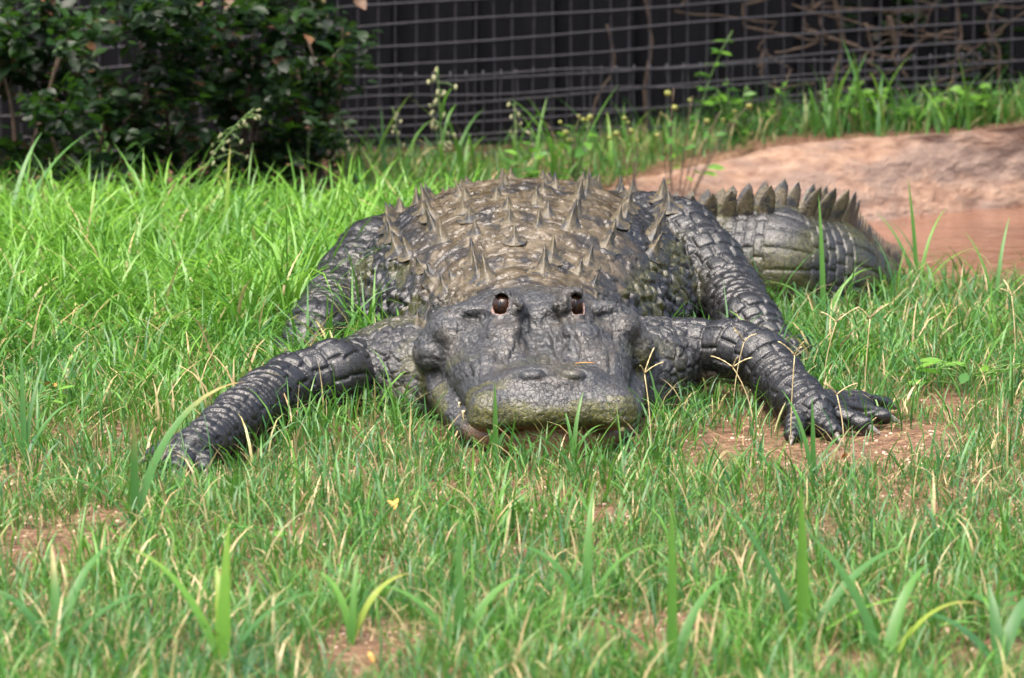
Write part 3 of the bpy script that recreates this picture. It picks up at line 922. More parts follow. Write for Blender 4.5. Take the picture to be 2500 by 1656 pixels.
def fence(label, x0, x1, y0, dydx, z0, rise, nh, sp, height, seed, r=.0024, vs_=.047, every=1):
    """mesh of straight wires on a plane; each wire is a part"""
    r_ = np.random.default_rng(seed)
    root = empty('wire_fence', ((x0 + x1) / 2, y0 + dydx * (x0 + x1) / 2, z0), label, 'fence')
    L = math.hypot(x1 - x0, dydx * (x1 - x0), rise * (x1 - x0)) if False else math.sqrt((x1 - x0) ** 2 * (1 + dydx ** 2 + rise ** 2))
    d = Vector((1, dydx, rise)).normalized()
    nseg = 24
    hm = []
    for q in range(3):
        pts = [(t * L / nseg - L / 2, 0.0025 * math.sin(t * 1.3 + q * 2), .004 * math.sin(t * .8 + q)) for t in range(nseg + 1)]
        hm.append(tube('line_wire', pts, r * 1.15, 6))
    vm = []
    for q in range(3):
        pts = [(.0018 * math.sin(t * 1.1 + q * 2), .004, -.03 + t * (height + .04) / 12) for t in range(13)]
        vm.append(tube('upright_wire', pts, r, 6))
    yaw = math.atan(dydx)
    for i in range(nh):
        o = obj('line_wire', hm[i % 3], WIRE, root)
        o.location = (0, 0, .02 + i * sp + rise * 0); o.rotation_euler = (0, -math.atan(rise), yaw)
    n = int((x1 - x0) / vs_)
    for i in range(n + 1):
        x = x0 + i * (x1 - x0) / n - (x0 + x1) / 2
        o = obj('upright_wire', vm[i % 3], WIRE, root); o.location = (x, dydx * x, rise * x); o.rotation_euler = (0, r_.normal(0, .006), yaw)
    return root
fence('tall grey wire mesh fence, square cells, standing across the back of the enclosure', -1.75, 1.95, 3.93, .16, .030, .058, 26, .0500, 1.30, 1)
fence('low grey wire mesh panel leaning against the tall fence, ending beside the shrubs', -.435, 1.15, 3.86, .15, .010, .020, 5, .0480, .21, 2, .0020, .040)
# ================================================================== grass and plants
def leaf_mat(name, stops, dry=None, rough=.42, trans=.28, spec=.4, tstops=None):
    """leaf material: colour from the per-blade 'hue' attribute, light through the blade"""
    k = NT(name)
    hue = k.attr('hue'); n = k.noise(k.pos(), 60, 2)
    c = k.ramp(k.math('ADD', hue, k.math('MULTIPLY', k.math('SUBTRACT', n, .5), .12)), stops)
    if dry: c = k.mix(k.attr('dry'), c, k.ramp(n, dry))
    k.color(c); k.setv(Roughness=rough, Specular_IOR_Level=spec)
    tr = k.node('ShaderNodeBsdfTranslucent')
    tc = k.mix(.5, c, (.13, .36, .03)); k.link(tc if not dry else k.mix(k.attr('dry'), tc, c), tr.inputs[0])
    mx = k.node('ShaderNodeMixShader'); mx.inputs[0].default_value = trans
    k.link(k.b.outputs[0], mx.inputs[1]); k.link(tr.outputs[0], mx.inputs[2]); k.link(mx.outputs[0], k.out.inputs[0])
    return k.m
GRASS = leaf_mat('grass_blade', [(.0, (.018, .078, .028)), (.30, (.042, .135, .030)), (.60, (.078, .200, .024)), (1.0, (.130, .280, .022))],
                 [(.3, (.30, .20, .09)), (.7, (.52, .40, .22))])

def blades(root, length, width, az, lean, curl, hue, dry, twist, segs=5):
    """arrays -> one mesh of curved, tapered, slightly folded blades"""
    n = len(length)
    f = np.linspace(0, 1, segs + 1)
    th = lean[:, None] + curl[:, None] * f[None, :] ** 1.3             # angle from upright
    ds = (length / segs)[:, None]
    step_h = np.sin(th) * ds; step_v = np.cos(th) * ds
    h = np.concatenate([np.zeros((n, 1)), np.cumsum(step_h[:, :-1], 1)], 1)
    v = np.concatenate([np.zeros((n, 1)), np.cumsum(step_v[:, :-1], 1)], 1)
    dx, dy = np.cos(az)[:, None], np.sin(az)[:, None]
    cx = root[:, 0:1] + dx * h; cy = root[:, 1:2] + dy * h; cz = root[:, 2:3] + v
    wd = width[:, None] * np.minimum(1, .55 + 1.6 * f)[None, :] * (1 - f[None, :] ** 2.2) * .5
    ta = az[:, None] + math.pi / 2 + twist[:, None] * (f[None, :] + .3)
    wx, wy = np.cos(ta) * wd, np.sin(ta) * wd
    Lf = np.stack([cx - wx, cy - wy, cz], -1); Rt = np.stack([cx + wx, cy + wy, cz], -1)
    Vv = np.empty((n, 2 * segs + 1, 3))
    Vv[:, 0:2 * segs:2] = Lf[:, :-1]; Vv[:, 1:2 * segs:2] = Rt[:, :-1]; Vv[:, 2 * segs] = np.stack([cx, cy, cz], -1)[:, -1]
    b = (np.arange(n) * (2 * segs + 1))[:, None]
    tri = []
    for s in range(segs - 1):
        tri.append(np.concatenate([b + 2 * s, b + 2 * s + 1, b + 2 * s + 3], 1)); tri.append(np.concatenate([b + 2 * s, b + 2 * s + 3, b + 2 * s + 2], 1))
    tri.append(np.concatenate([b + 2 * segs - 2, b + 2 * segs - 1, b + 2 * segs], 1))
    F = np.concatenate(tri)
    me = np_mesh('grass', Vv.reshape(-1, 3), F)
    fattr(me, 'hue', np.repeat(hue, 2 * segs + 1)); fattr(me, 'dry', np.repeat(dry, 2 * segs + 1))
    return me

# where the animal stands: no blade grows through it
foot = np.zeros(GN[:2], bool)
zi = int((0.03 - G0[2]) / VOX)
for z_ in (.015, .04, .07, .10): foot |= FIELD[:, :, int((z_ - G0[2]) / VOX)] < .004
def under_body(x, y):
    i = ((x - G0[0]) / VOX).astype(int); j = ((y - G0[1]) / VOX).astype(int)
    ok = (i >= 0) & (j >= 0) & (i < GN[0]) & (j < GN[1])
    return ok & foot[np.clip(i, 0, GN[0] - 1), np.clip(j, 0, GN[1] - 1)]
bare_spots = [(*on_ground(px, py)[:2], r) for px, py, r in ((1950, 1090, .14), (2120, 1085, .12), (2250, 1075, .09), (1760, 1100, .08), (2300, 990, .07), (880, 1590, .10), (1010, 1560, .05), (1560, 1560, .10), (1700, 1530, .07), (2450, 1600, .09), (90, 1340, .08), (250, 1290, .07), (1480, 1250, .05), (700, 1310, .05), (2050, 1620, .06), (1180, 1480, .04))]
def density(x, y):
    Pq = np.stack([x, y, 0 * x], 1)
    d = .55 + .75 * fbm(Pq, .22, 3, 401)
    front = sstep(.6, -.2, y)
    hole = sstep(.58, .68, fbm(Pq, .10, 3, 402)) * front * .7
    for bx, by, r in bare_spots:
        hole = np.maximum(hole, sstep(1.25, .55, np.hypot((x - bx), (y - by) * .45) / r + .5 * (fbm(Pq, .05, 2, 404) - .5)))
    d = d * (1 - .93 * hole)
    lush = sstep(.3, 1.3, y) * sstep(.30, -.15, x) * sstep(2.75, 2.45, y)
    return np.clip(d * (.60 + .28 * front * sstep(-.4, -1.2, y) + .10 * front + .25 * lush), 0, 1.2), lush, front
gr = np.random.default_rng(21)
def scatter(n):
    y = -1.95 + (6.15) * gr.random(n) ** 1.12
    w = (y + 8) * .104 + .28
    x = (gr.random(n) * 2 - 1) * w
    return x, y
x, y = scatter(300000)
# a tuft of blades stands round every third root
tid = gr.integers(0, len(x) // 5, len(x))
m = gr.random(len(x)) < .62
x = np.where(m, x[tid] + gr.normal(0, .012, len(x)), x); y = np.where(m, y[tid] + gr.normal(0, .014, len(x)), y)
d, lush, front = density(x, y)
wgt = (y + 8) / 8
keep = (gr.random(len(x)) < d * .95) & ~under_body(x, y) & (poly_dist(x, y, POND) < -.015)
# the far bank: weeds only, the strip in front of the boards keeps its grass
ty = np.interp(x, bank_top[:, 0], bank_top[:, 1])
keep &= ~((x > bank_top[0, 0] - .02) & (y > ty - .55) & (y < ty + .05) & (y > 2.3))
keep &= y < 3.95 + .16 * x
keep &= ~((x < -.40) & (y > 2.62 + .15 * fbm(np.stack([x, y, 0 * x], 1), .2, 2, 420)))
x, y, lush, front = x[keep], y[keep], lush[keep], front[keep]
n = len(x); print('blades', n)
z = ground_z(x, y) - .004
bigf = fbm(np.stack([x, y, 0 * x], 1), .3, 2, 410)
ln = (.026 + .046 * gr.random(n) ** 1.6 + .05 * (gr.random(n) < .06)) * (.75 + .6 * bigf)
ln = np.where((gr.random(n) < .05) & (front > .2), .07 + .07 * gr.random(n), ln)
ln = ln * (1 - lush) + lush * (.08 + .17 * gr.random(n) ** 1.2) * (.75 + .5 * bigf)
ln *= 1 + .5 * sstep(.1, .9, y) * (1 - lush)
ln *= 1 - .30 * sstep(2.5, 2.9, y) * sstep(.45, .25, x)
nearb = under_body(x, y + .05) | under_body(x + .05, y) | under_body(x - .05, y)
ln = np.where(nearb, ln * 1.35, ln)
wd = (.0019 + .0019 * gr.random(n)) * (1 + .7 * lush) * np.clip(ln / .07, .8, 1.5)
az = gr.random(n) * 2 * math.pi
lean = np.abs(gr.normal(.32, .34, n)); curl = np.abs(gr.normal(1.0, .6, n)) + np.clip((ln - .07) / .08, 0, 1) * gr.uniform(.2, 1.6, n)
hue = np.clip(.10 + .52 * gr.random(n) + .36 * lush + .35 * (bigf - .5) + .08 * gr.normal(size=n), 0, 1)
dry = np.clip((gr.random(n) < (.13 * (1 - lush) + .03)).astype(float) * gr.uniform(.5, 1, n), 0, 1)
root = np.stack([x, y, z], 1)
obj('grass', blades(root, ln, wd, az, lean, curl, hue, dry, gr.normal(0, .6, n), 5), GRASS, kind='stuff', label='green lawn grass with bare sandy gaps covering the enclosure floor', category='grass')

# dead straw lying on the soil
n = 14000
x, y = scatter(n); kp = ~under_body(x, y) & (poly_dist(x, y, POND) < -.03) & (y < 1.6); x, y = x[kp], y[kp]; n = len(x)
root = np.stack([x, y, ground_z(x, y) + .004], 1)
straw_me = blades(root, gr.uniform(.02, .075, n), gr.uniform(.0012, .0026, n), gr.random(n) * 6.283, gr.uniform(1.25, 1.55, n), gr.uniform(-.15, .2, n), gr.random(n), np.ones(n), gr.normal(0, .5, n), 3)
obj('straw', straw_me, GRASS, kind='stuff', label='dead straw scattered over the sandy soil', category='straw')

# ---- single plants: wide-bladed grass tufts, each blade a part
BLADE = leaf_mat('wide_blade', [(.0, (.030, .105, .032)), (.4, (.060, .165, .032)), (.75, (.11, .25, .028)), (1.0, (.24, .28, .04))],
                 [(.3, (.34, .20, .07)), (.7, (.55, .40, .18))], trans=.35)
def wide_blade(L, w, lean, curl, az, hue, dry=0.0, segs=12, fold=.25, tw=0.0):
    vs, fs = [], []
    h = v = 0.0
    for i in range(segs + 1):
        f = i / segs; th = lean + curl * f ** 1.5
        hw_ = w * .5 * min(1, .5 + 2.0 * f) * (1 - f ** 2.6) + .0002
        a2 = az + math.pi / 2 + tw * f
        c0 = Vector((math.cos(az) * h, math.sin(az) * h, v)); sd = Vector((math.cos(a2), math.sin(a2), 0))
        nn = Vector((-math.cos(az) * math.cos(th), -math.sin(az) * math.cos(th), math.sin(th)))
        vs += [c0 - sd * hw_ + nn * hw_ * fold, c0, c0 + sd * hw_ + nn * hw_ * fold]
        h += math.sin(th) * L / segs; v += math.cos(th) * L / segs
    for i in range(segs):
        a = 3 * i; fs += [(a, a + 1, a + 4, a + 3), (a + 1, a + 2, a + 5, a + 4)]
    me = mesh_from('blade', vs, fs)
    n_ = len(vs); tip = np.repeat(np.linspace(0, 1, segs + 1), 3)
    fattr(me, 'hue', np.clip(hue + .15 * (tip - .5), 0, 1)); fattr(me, 'dry', np.clip(dry * sstep(.55, .95, tip), 0, 1))
    return me
def tuft(px, py, specs, label, name='grass_tuft', group=None, z=None):
    g0 = on_ground(px, py, 0); zz = float(ground_z(np.array([g0[0]]), np.array([g0[1]]))[0])
    r = empty(name, (g0[0], g0[1], zz), label, 'grass', group)
    for L, w, az, lean, curl, hue, dry in specs:
        L, w, curl = L * (1.3 if py > 1400 else 1.1), w * (1.45 if py > 1250 else 1.1), (curl * 1.7 if curl > .3 else curl)
        obj('blade', wide_blade(L, w, lean, curl, math.radians(az), hue, dry, tw=.4 * math.sin(az)), BLADE, r)
    return r
tuft(330, 1300, [(.30, .013, 40, .28, .85, .35, .9), (.20, .011, 172, .55, 1.25, .3, .1), (.17, .010, 95, .05, .15, .25, .4), (.12, .008, 10, .9, .6, .45, 0), (.10, .007, 250, .4, .8, .4, .6)],
     'wide-bladed grass plant with one long arching blade, tip yellowed, beside the left forefoot')
tuft(545, 1640, [(.16, .014, 80, .10, .3, .75, 0), (.20, .013, 140, .5, .7, .7, .2), (.17, .011, 30, .6, .9, .3, 0), (.12, .012, 100, .25, .4, .85, 0)], 'lime green broad-bladed tuft growing from bare soil, short upright blades', name='grass_tuft')
tuft(140, 1600, [(.15, .012, 150, .6, .8, .2, .3), (.18, .011, 60, .35, .9, .35, 0), (.13, .010, 100, .2, .4, .4, .8), (.14, .012, 20, .7, .6, .25, 0)], 'dark green spreading grass tuft with a dry brown blade, at the lawn edge')
tuft(1120, 1600, [(.15, .010, 85, .05, .3, .35, 0), (.13, .012, 40, .5, .7, .5, 0), (.14, .010, 150, .6, .8, .45, 0)], 'mid green three-bladed grass tuft next to a patch of bare sand')
tuft(1640, 1660, [(.20, .010, 92, .03, .12, .55, 0), (.17, .012, 55, .4, .9, .4, 0), (.15, .010, 160, .6, .9, .35, .3)], 'grass tuft with one straight tall blade and two bent blades')
tuft(1960, 1570, [(.18, .013, 96, .06, .2, .65, 0), (.21, .013, 140, .45, .35, .25, 0), (.20, .012, 40, .7, .6, .30, 0), (.15, .012, 10, .9, .5, .7, .1), (.13, .010, 170, .9, .6, .5, 0)], 'large broad-bladed grass plant with one lime upright blade and drooping sides')
tuft(2160, 1640, [(.18, .014, 135, .40, .45, .3, 0), (.16, .013, 60, .35, .8, .45, 0), (.17, .010, 30, .55, 1.1, .95, .7)], 'broad-bladed grass tuft with a yellowing arched blade')
tuft(2440, 1620, [(.12, .016, 140, .8, .6, .1, 0), (.12, .016, 60, .6, .5, .15, 0), (.10, .013, 100, .3, .4, .2, 0)], 'short dark green tuft with very wide blades')
tuft(1430, 1480, [(.15, .009, 80, .1, .5, .45, 0), (.13, .010, 150, .5, .8, .35, 0), (.14, .009, 30, .5, .9, .5, .2)], 'slender grass tuft with fine curved blades in the short lawn')
tuft(860, 1570, [(.12, .009, 40, .4, .9, .95, .2), (.11, .009, 120, .4, .8, .6, 0), (.10, .008, 80, .1, .5, .5, 0)], 'small tuft with a pale yellow arching blade beside bare soil')
tuft(1985, 1180, [(.16, .008, 120, .3, .5, .4, 0), (.13, .008, 95, .05, .3, .35, 0), (.12, .007, 50, .5, .8, .3, 0)], 'dark green fine tuft on the bare sand before the right forefoot')
tuft(760, 880, [(.115, .011, 85, .03, .05, .7, 0), (.07, .006, 30, .5, .6, .4, 0)], 'single bright upright blade between the left legs of the alligator')
tuft(1210, 1125, [(.125, .009, 95, .05, .2, .45, 0), (.13, .007, 45, .15, 1.7, .35, 0), (.11, .006, 130, .2, .6, .4, 0)], 'grass tuft with tall blades rising before the alligator chin')
tuft(1400, 1130, [(.12, .007, 70, .1, .5, .45, 0), (.10, .006, 110, .2, .5, .4, 0), (.10, .006, 40, .3, 1.0, .4, 0)], 'fine grass tuft growing under the alligator lower jaw')
tuft(2010, 800, [(.24, .010, 100, .10, .25, .5, 0), (.18, .008, 40, .4, .9, .6, 0), (.16, .008, 150, .5, .9, .4, .3)], 'tall grass tuft standing before the alligator tail')
tuft(2240, 720, [(.22, .009, 110, .15, .2, .5, 0), (.20, .007, 60, .3, .6, .6, 0), (.19, .007, 130, .35, .5, .4, 0), (.16, .006, 20, .6, .6, .7, .4)], 'grass tuft at the muddy water edge beside the tail')
tuft(2430, 760, [(.20, .008, 70, .2, .5, .4, 0), (.18, .007, 120, .3, .5, .5, 0), (.16, .007, 30, .5, .8, .6, 0)], 'tall grass tuft at the water edge away from the tail')
tuft(550, 660, [(.24, .011, 80, .12, .25, .8, .4), (.20, .009, 40, .4, .9, .6, 0), (.18, .009, 150, .4, .9, .5, 0)], 'bright tall blade with yellowed tip in the lush grass behind the left foreleg')
tuft(10, 640, [(.34, .012, 50, .5, .5, .3, 0), (.30, .012, 70, .35, .5, .35, 0), (.22, .010, 20, .7, .7, .4, 0)], 'long leaning blades of a tall grass plant below the shrubs')
tuft(60, 1130, [(.17, .008, 70, .2, .4, .2, 0), (.20, .008, 100, .15, .3, .3, 0), (.15, .007, 130, .3, .6, .3, 0), (.16, .008, 40, .4, .8, .35, 0)], 'dark blue-green upright tuft in the short lawn on the open side')
tuft(1900, 440, [(.16, .008, 60, .4, .4, .5, 0), (.18, .008, 100, .3, .3, .45, .3), (.12, .006, 130, .4, .5, .5, 0)], 'thin grass tuft growing in a crack of the pink rock bank', z=0)

# ---- grasses with seed heads
SEED = NT('grass_seed'); SEED.color(SEED.ramp(SEED.noise(SEED.pos(), 90, 2), [(.3, (.12, .13, .055)), (.7, (.26, .25, .14))])); SEED.setv(Roughness=.6); SEED = SEED.m
STEM = NT('green_stem'); STEM.color(STEM.ramp(STEM.noise(STEM.pos(), 40, 2), [(.3, (.07, .15, .035)), (.7, (.14, .24, .06))])); STEM.setv(Roughness=.5); STEM = STEM.m
STRAW = NT('straw_stem'); STRAW.color(STRAW.ramp(STRAW.noise(STRAW.pos(), 60, 2), [(.3, (.25, .19, .08)), (.7, (.48, .40, .22))])); STRAW.setv(Roughness=.6); STRAW = STRAW.m
seed_me = ball('seed', .0052, 8, 6, (.62, .62, 1.25)); seed_me.materials.append(SEED)
def bez(p0, p1, p2, n=12):
    p0, p1, p2 = map(np.asarray, (p0, p1, p2))
    return [tuple((1 - t) ** 2 * p0 + 2 * t * (1 - t) * p1 + t * t * p2) for t in np.linspace(0, 1, n)]
pr = np.random.default_rng(33)
def panicle(p_base, p_mid, p_top, Y, label, nseed, spread=.03, start=.5, sc=1.0, leaves=2):
    b, m_, t_ = at(*p_base, Y), at(*p_mid, Y), at(*p_top, Y)
    b[2] = ground_z(np.array([b[0]]), np.array([b[1]]))[0]
    r = empty('seed_grass', tuple(b), label, 'grass')
    pts = bez((0, 0, 0), m_ - b, t_ - b, 16)
    st = obj('stem', tube('stem', pts, [.0024 * (1 - .6 * i / 15) for i in range(16)], 5), STEM, r)
    for i in range(nseed):
        f = start + (1 - start) * (i + .5) / nseed
        q = np.array(pts[min(15, int(f * 15))]); o_ = pr.normal(0, spread * (1.15 - f * .6), 3); o_[2] = o_[2] * .5 - .004
        e = q + o_
        tw = obj('branchlet', tube('branchlet', [tuple(q), tuple((q + e) / 2 + np.array([0, 0, .004])), tuple(e)], .0008, 4), STEM, r)
        sd = obj('seed', seed_me, None, r); sd.location = tuple(e); sd.scale = (sc, sc, sc); sd.rotation_euler = tuple(pr.normal(0, .5, 3))
    for i in range(leaves):
        q = np.array(pts[2 + 3 * i])
        bl = obj('blade', wide_blade(pr.uniform(.12, .2), .008, .3, 1.3, pr.uniform(0, 6.28), .5), BLADE, r); bl.location = tuple(q)
    return r
panicle((1085, 420), (1075, 300), (1068, 165), 3.2, 'tall grass with a dense pale seed head standing before the wire fence', 26, .022, .35, 1.25, 3)
panicle((430, 470), (500, 360), (620, 265), 2.6, 'leaning grass stem with loose pale seeds before the dark shrubs', 20, .035, .45, 1.0, 1)
panicle((860, 420), (850, 350), (815, 265), 3.2, 'grass with a drooping green seed head near the end of the low wire panel', 14, .022, .4, 1.1, 2)
panicle((985, 420), (975, 340), (958, 262), 3.3, 'thin dark grass with few scattered seeds before the fence', 9, .02, .4, 1.0, 1)
panicle((1262, 400), (1260, 330), (1256, 250), 3.3, 'low grass with grey round seeds standing in weeds before the fence', 12, .025, .4, 1.1, 2)
panicle((760, 420), (740, 330), (770, 290), 3.1, 'grass stem bent over at its tip among the lush grass', 4, .012, .8, .8, 1)

def finger_stalk(px, py, L, az, lean, label, n=3, group=None):
    """dry crab-grass stalk: a stem with a few fingers of seeds"""
    g0 = on_ground(px, py, 0); b = np.array([g0[0], g0[1], ground_z(np.array([g0[0]]), np.array([g0[1]]))[0]])
    r = empty('seed_stalk', tuple(b), label, 'grass stalk', group)
    top = np.array([math.cos(az) * math.sin(lean) * L, math.sin(az) * math.sin(lean) * L, math.cos(lean) * L])
    obj('stem', tube('stem', bez((0, 0, 0), (0, 0, L * .5), top, 10), .0011, 5), STRAW, r)
    for i in range(n):
        a = az + 2 * math.pi * i / n + pr.normal(0, .3); l_ = pr.uniform(.03, .055)
        e = top + np.array([math.cos(a) * l_ * .8, math.sin(a) * l_ * .5, l_ * pr.uniform(.3, .75)])
        pts = bez(top, (top + e) / 2 + np.array([0, 0, .006]), e, 9)
        obj('finger', tube('finger', pts, [.0008 + .0007 * (j % 2) for j in range(9)], 5), STRAW, r)
for px, py, L, az, ln_, lab in (
        (1790, 1010, .13, .3, .15, 'dry three-fingered seed stalk between the jaw and the right foreleg'),
        (1840, 1060, .12, 2.6, .35, 'dry seed stalk bent toward the alligator jaw on bare sand'),
        (1930, 1085, .15, 1.2, .12, 'straw seed stalk rising before the right forefoot'),
        (2110, 1010, .17, 1.0, .10, 'tall straw seed stalk over the spread toes of the right forefoot'),
        (2060, 1090, .09, 2.0, .3, 'short straw seed stalk at the claws of the right forefoot'),
        (1590, 1110, .14, 1.9, .25, 'thin seed stalk beside the corner of the lower jaw'),
        (2010, 960, .13, .5, .2, 'dry seed stalk leaning behind the right wrist'),
        (2480, 900, .15, 1.8, .2, 'lone dry seed stalk in open lawn beyond the right forefoot'),
        (1600, 470, .12, 1.2, .1, 'seed stalk with spread fingers before the rock bank')):
    finger_stalk(px, py, L, az, ln_, lab)

# ---- weeds before the fence
YEL = NT('yellow_bud'); YEL.color(YEL.ramp(YEL.noise(YEL.pos(), 80, 2), [(.3, (.09, .11, .02)), (.7, (.20, .20, .035))])); YEL.setv(Roughness=.6); YEL = YEL.m
BROWNST = NT('brown_stem'); BROWNST.color(BROWNST.ramp(BROWNST.noise(BROWNST.pos(), 50, 3), [(.3, (.045, .030, .02)), (.7, (.125, .085, .058))])); BROWNST.setv(Roughness=.8); BROWNST = BROWNST.m
bud_me = ball('bud', .008, 10, 7, (1, 1, .85)); bud_me.materials.append(YEL)
def leaf_mesh(L=.03, W=.018, cup=.2, fold=.2, segs=4):
    vs, fs = [], []
    for i in range(segs + 1):
        f = i / segs; w = W * .5 * math.sin(math.pi * min(1, f * .94 + .03)) ** .8
        zc = -cup * L * f * f
        vs += [(-w, f * L, zc + w * fold), (0, f * L, zc), (w, f * L, zc + w * fold)]
    for i in range(segs):
        a = 3 * i; fs += [(a, a + 1, a + 4, a + 3), (a + 1, a + 2, a + 5, a + 4)]
    me = mesh_from('leaf', vs, fs)
    return me
def hued(me, h, d=0.0):
    n_ = len(me.vertices); fattr(me, 'hue', np.full(n_, h)); fattr(me, 'dry', np.full(n_, d)); return me
weed_leaf = [hued(leaf_mesh(.034, .016), h) for h in (.35, .55, .75)]
for me_ in weed_leaf: me_.materials.append(BLADE)
def weed(px, py, Y, stems, label, bud=True, brown=True, leaf_n=7):
    b = at(px, py, Y); b[2] = ground_z(np.array([b[0]]), np.array([b[1]]))[0]
    r = empty('flowering_weed' if bud else 'leafy_weed', tuple(b), label, 'weed')
    for tx_, ty_ in stems:
        t_ = at(tx_, ty_, Y + pr.uniform(-.05, .05)) - b
        pts = bez((0, 0, 0), (t_[0] * .3 + pr.normal(0, .01), t_[1] * .5, t_[2] * .6), t_, 10)
        obj('stem', tube('stem', pts, [.0026 * (1 - .6 * i / 9) for i in range(10)], 5), BROWNST if brown else STEM, r)
        for i in range(leaf_n):
            q = pts[1 + (i * 8) // leaf_n]
            l_ = obj('leaf', weed_leaf[i % 3], None, r); l_.location = q; l_.rotation_euler = (pr.uniform(-.2, .6), pr.normal(0, .4), pr.uniform(0, 6.28)); l_.scale = (pr.uniform(.7, 1.3),) * 3
        if bud:
            for i in range(1 + (leaf_n > 4)):
                o_ = obj('bud', bud_me, None, r); o_.location = tuple(np.array(t_) + pr.normal(0, .009, 3)); o_.scale = (pr.uniform(.6, 1.1),) * 3
weed(1640, 400, 3.3, [(1645, 215), (1690, 235), (1640, 262), (1725, 290), (1760, 270), (1830, 252), (1800, 275), (1610, 320)], 'branching weed with yellow-green round buds in front of the fence', leaf_n=4)
weed(1400, 420, 3.2, [(1415, 280), (1440, 300), (1370, 305), (1390, 330)], 'small weed with pale yellow buds before the fence middle', leaf_n=6)
weed(1540, 420, 3.25, [(1530, 300), (1555, 320), (1510, 340)], 'low yellow-budded weed between two taller weeds', leaf_n=5)
weed(1690, 330, 3.75, [(1788, 75)], 'long straight green shoot leaning along the wire fence', bud=False, brown=False, leaf_n=26)
weed(1900, 330, 3.8, [(1890, 190), (1930, 170), (1870, 240)], 'slender weed with yellowing stem climbing the fence over the bank', bud=False, leaf_n=6)
weed(1275, 410, 3.1, [(1250, 330), (1300, 320), (1330, 350), (1220, 360)], 'leafy light green weed before the fence behind the spiked back', bud=False, brown=False, leaf_n=7)
for i, (px, lab) in enumerate(((2060, 'bright grassy weed clump where the fence meets the rock bank'), (2130, 'tall pale green weed clump on the rock bank top'), (2330, 'dense dark green weed clump behind the bank'), (2420, 'leafy weed clump at the fence with upright stems'), (2240, 'low round weed clump on the bank crest'), (1800, 'low spreading weed patch at the left end of the bank'))):
    weed(px, 318 - (px - 2000) * .02 + (30 if px < 1900 else 0), 3.78 + .1 * (px - 1800) / 700, [(px + pr.uniform(-60, 60), 300 - pr.uniform(30, 110 if i != 4 else 40)) for _ in range(8)], lab, bud=False, brown=False, leaf_n=9)
# blades of taller grass standing along the foot of the fence
for i, (px, py, lab) in enumerate(((2150, 320, 'tall bright grass blades on the bank crest before the fence'), (2040, 330, 'medium grass tuft on the bank crest beside a taller one'), (2290, 315, 'thin grass tuft on the bank crest next to dark weeds'), (1130, 400, 'long drooping grass blades before the low wire panel'), (1340, 395, 'upright grass blades before the fence behind the back spikes'), (1480, 400, 'grass blades mixed with yellow-budded weeds'), (900, 420, 'tall lush tuft beside the end of the shrubs'), (650, 440, 'lush tuft with arched blades under the shrubs'), (300, 470, 'lush tuft with drooping tips at the foot of the shrubs'))):
    b = at(px, py, 3.4 if px < 1600 else 3.72)
    r = empty('tall_grass', (b[0], b[1], ground_z(np.array([b[0]]), np.array([b[1]]))[0]), lab, 'grass')
    for q in range(9):
        bl = obj('blade', wide_blade(pr.uniform(.13, .27), pr.uniform(.006, .010), pr.uniform(.05, .5), pr.uniform(.3, 1.5), pr.uniform(0, 6.28), pr.uniform(.3, .8), 0), BLADE, r); bl.location = (pr.normal(0, .03), pr.normal(0, .02), 0)

# ---- dry vines and sticks in the fence
for i, (pts, Y, rr, lab) in enumerate((
        ([(1990, 340), (2010, 240), (2055, 120), (2040, 0), (2050, -90)], 4.0, .009, 'thick dry brown vine climbing the fence, splitting the dark backdrop'),
        ([(2340, 280), (2330, 180), (2345, 90), (2330, -20)], 4.02, .006, 'straight brown stick standing in the fence'),
        ([(1960, 70), (2050, 100), (2130, 130), (2200, 140), (2260, 90), (2340, 75)], 3.98, .006, 'tan vine sagging between the fence wires'),
        ([(1850, 165), (1870, 120), (1860, 190), (1900, 215), (1990, 200)], 3.96, .004, 'small curled tan tendril on the fence'),
        ([(1580, 330), (1575, 220), (1590, 100), (1570, -40)], 4.0, .006, 'dark reddish stem behind the fence middle'),
        ([(2430, 260), (2440, 130), (2410, 60), (2470, -40)], 4.02, .005, 'thin forked brown stem at the end of the fence'),
        ([(2170, 40), (2190, 110), (2180, 140), (2215, 190)], 3.97, .007, 'hooked pale vine end hanging in the fence'),
        ([(1440, 380), (1450, 260), (1500, 160), (1480, 60)], 4.03, .004, 'thin dark twig behind the low wire panel'),
        ([(780, -60), (785, 0), (797, 50), (805, 92)], 3.72, .010, 'pale tan stake with peeling bark hanging beside the shrubs'))):
    W3 = [at(px, py, Y + .16 * at(px, py, Y)[0] - (0 if px > 900 else 0)) for px, py in pts]
    dense = []
    for j in range(len(W3) - 1):
        for t in np.linspace(0, 1, 6, endpoint=False):
            p0, p1, p2, p3 = W3[max(j - 1, 0)], W3[j], W3[j + 1], W3[min(j + 2, len(W3) - 1)]
            dense.append(.5 * (2 * p1 + (p2 - p0) * t + (2 * p0 - 5 * p1 + 4 * p2 - p3) * t ** 2 + (3 * p1 - p0 - 3 * p2 + p3) * t ** 3))
    dense.append(W3[-1]); dense = np.array(dense) + pr.normal(0, .0015, (len(dense), 3))
    o = obj('stake' if i == 8 else 'vine', tube('vine', dense, [rr * (1 - .35 * q / len(dense)) * pr.uniform(.85, 1.15) for q in range(len(dense))], 7), STRAW if i in (8,) else BROWNST, label=lab, category='stake' if i == 8 else 'vine')

